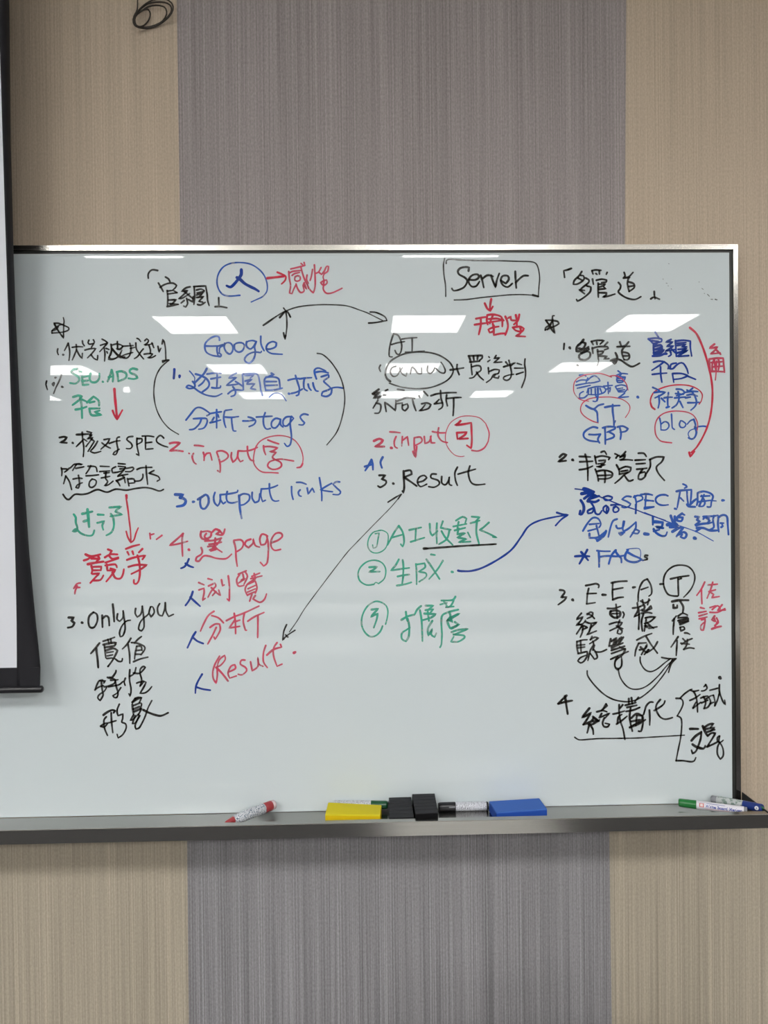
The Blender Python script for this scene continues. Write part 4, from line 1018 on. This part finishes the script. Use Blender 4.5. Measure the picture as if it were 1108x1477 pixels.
# pens at the right end
a = P(979, 1157.5, -.030); b = P(1078, 1170, -.090)
eA, LA = marker('whiteboard marker with a bright green cap and blue lettering at the right end', a, b, R9, M['white_label'], M['green_plastic'], 'a', .036, M['grey_plastic'], .006)
a2 = P(1027, 1152.5, -.0115); b2 = P(1101, 1166, -.088)
eB, LB = marker('blue capped marker with a grey printed label behind the green capped one', a2, b2, R9, M['label_silver'], M['blue_plastic'], 'b', .040, M['grey_plastic'], .012)
a3 = P(1099.5, 1167, -.0885); b3 = Vector((TRAY_R - .0006, -.0890, a3.z - .0005))
d3 = (b3 - a3)
e3 = empty('marker_pen', a3, 'green marker cap end showing at the right edge beside the blue cap', 'marker')
place(e3, a3, b3)
bm = bmesh.new(); lathe(bm, [(0, R9 * .9), (.001, R9), (d3.length, R9)])
link('cap', bm, M['green_plastic'], e3, smooth=True)


def wrapped_text(parent, text, x0, size, r, ang0, m, name, squeeze=1.0, bold=0.0):
    cu = bpy.data.curves.new('lettering', 'FONT')
    cu.body = text
    cu.size = size
    cu.offset = bold
    cu.resolution_u = 3
    tmp = bpy.data.objects.new('lettering', cu)
    COL.objects.link(tmp)
    bpy.context.view_layer.update()
    me = bpy.data.meshes.new_from_object(tmp.evaluated_get(bpy.context.evaluated_depsgraph_get()))
    bpy.data.objects.remove(tmp)
    bpy.data.curves.remove(cu)
    for v in me.vertices:
        x, y = v.co.x * squeeze, v.co.y
        an = ang0 + y / r
        v.co = Vector((x0 + x, -math.cos(an) * r, math.sin(an) * r))
    me.materials.clear()
    me.materials.append(m)
    o = bpy.data.objects.new(name, me)
    COL.objects.link(o)
    o.parent = parent
    return o


wrapped_text(eA, 'White Board Marker', .053, .0082, R9 + .00015, -.06, M['print_blue'], 'lettering', 1.02, .00030)


def patch(parent, x0, x1, a0, a1, r, m, name, n=6):
    bm = bmesh.new()
    A = []
    for i in range(n + 1):
        an = a0 + (a1 - a0) * i / n
        A.append((bm.verts.new((x0, -math.cos(an) * r, math.sin(an) * r)), bm.verts.new((x1, -math.cos(an) * r, math.sin(an) * r))))
    for (p, q), (s, t) in zip(A, A[1:]):
        bm.faces.new((p, q, t, s))
    return link(name, bm, m, parent)


patch(eA, .042, .051, -.05, .85, R9 + .00012, M['print_red'], 'logo')
bm = bmesh.new()
for k in range(4):
    an = math.pi / 4 + k * math.pi / 2
    cx, ca = .0465 + .0019 * math.cos(an), .40 + .0019 / R9 * math.sin(an)
    vs = []
    for j in range(10):
        q = 2 * math.pi * j / 10
        x = cx + .0015 * math.cos(q); aa = ca + .0015 / R9 * math.sin(q)
        rr = R9 + .0002
        vs.append(bm.verts.new((x, -math.cos(aa) * rr, math.sin(aa) * rr)))
    bm.faces.new(vs)
link('logo_flower', bm, M['print_white'], eA)
patch(eA, .054, .128, -.38, -.30, R9 + .00012, M['print_red'], 'fine_print')
patch(eA, .056, .092, .88, .98, R9 + .00012, M['print_blue'], 'fine_print')
# round white badge on the blue cap
bm = bmesh.new()
rr = R9 * 1.03 + .0002
cx, ca = LB - .010, .12
vs = []
for j in range(20):
    q = 2 * math.pi * j / 20
    x = cx + .0042 * math.cos(q); aa = ca + .0042 / rr * math.sin(q)
    vs.append(bm.verts.new((x, -math.cos(aa) * rr, math.sin(aa) * rr)))
bm.faces.new(vs)
link('badge', bm, M['print_white'], eB)
wrapped_text(eB, '4', cx - .0016, .0062, rr + .0002, ca - .22, M['print_blue'], 'lettering')


def hexa(bm, top, drop=None, bev=.0012):
    """block under four top corners, straight down to the tray floor (or by drop)"""
    hi = [bm.verts.new(v) for v in top]
    lo = [bm.verts.new((v.x, v.y, FL if drop is None else v.z - drop)) for v in top]
    fs = [bm.faces.new(hi), bm.faces.new(lo[::-1])]
    for i in range(4):
        fs.append(bm.faces.new((lo[i], lo[(i + 1) % 4], hi[(i + 1) % 4], hi[i])))
    bmesh.ops.recalc_face_normals(bm, faces=fs)
    if bev:
        bmesh.ops.bevel(bm, geom=list({e for f in fs for e in f.edges}), offset=bev, segments=2, affect='EDGES', profile=.5)


def shift(bm, c):
    for v in bm.verts:
        v.co -= c


def slab(label, top, mt, ms, bev=.0014):
    c = Vector((sum(v.x for v in top) / 4, sum(v.y for v in top) / 4, FL))
    e = empty('board_eraser', c, label, 'eraser')
    bm = bmesh.new()
    hexa(bm, [v - Vector((0, 0, .0022)) for v in top], None, bev); shift(bm, c)
    link('foam_block', bm, ms, e)
    bm = bmesh.new()
    hexa(bm, top, .0040, bev); shift(bm, c)
    link('top_face', bm, mt, e)


# flat erasers
slab('flat yellow foam board eraser at the left of the tray', [P(473.5, 1157, -.033), P(550.5, 1161, -.031), P(548.5, 1175.5, -.092), P(469, 1174.5, -.092)], M['yellow'], M['yellow_side'])
slab('flat blue foam board eraser lying right of the black marker', [P(705.5, 1155.5, -.022), P(778, 1151, -.012), P(789.5, 1166.5, -.072), P(716, 1171.5, -.086)], M['blue_foam'], M['blue_side'])


def ribbed(label, top):
    """small black block eraser whose top is cut into raised foam ribs"""
    c = Vector((sum(v.x for v in top) / 4, sum(v.y for v in top) / 4, FL))
    e = empty('board_eraser', c, label, 'eraser')
    bm = bmesh.new()
    hexa(bm, [v - Vector((0, 0, .0020)) for v in top], None, .0008); shift(bm, c)
    link('foam_block', bm, M['black_core'], e)
    n = 6
    bl, br, fr, fl = top
    for i in range(n):
        t0, t1 = (i + .07) / n, (i + 1 - .07) / n
        q = [bl.lerp(fl, t0), br.lerp(fr, t0), br.lerp(fr, t1), bl.lerp(fl, t1)]
        bm = bmesh.new()
        hexa(bm, q, .0026, .0006); shift(bm, c)
        link('foam_rib', bm, M['black_foam'], e)


ribbed('small black ribbed eraser, the left and lower one of a pair', [P(561, 1150, -.012), P(593, 1149, -.012), P(597, 1178, -.101), P(561.5, 1179, -.101)])
ribbed('small black ribbed eraser, the right and taller one of a pair', [P(594.5, 1145, -.012), P(627, 1144, -.012), P(632, 1171.5, -.101), P(599.5, 1173, -.101)])
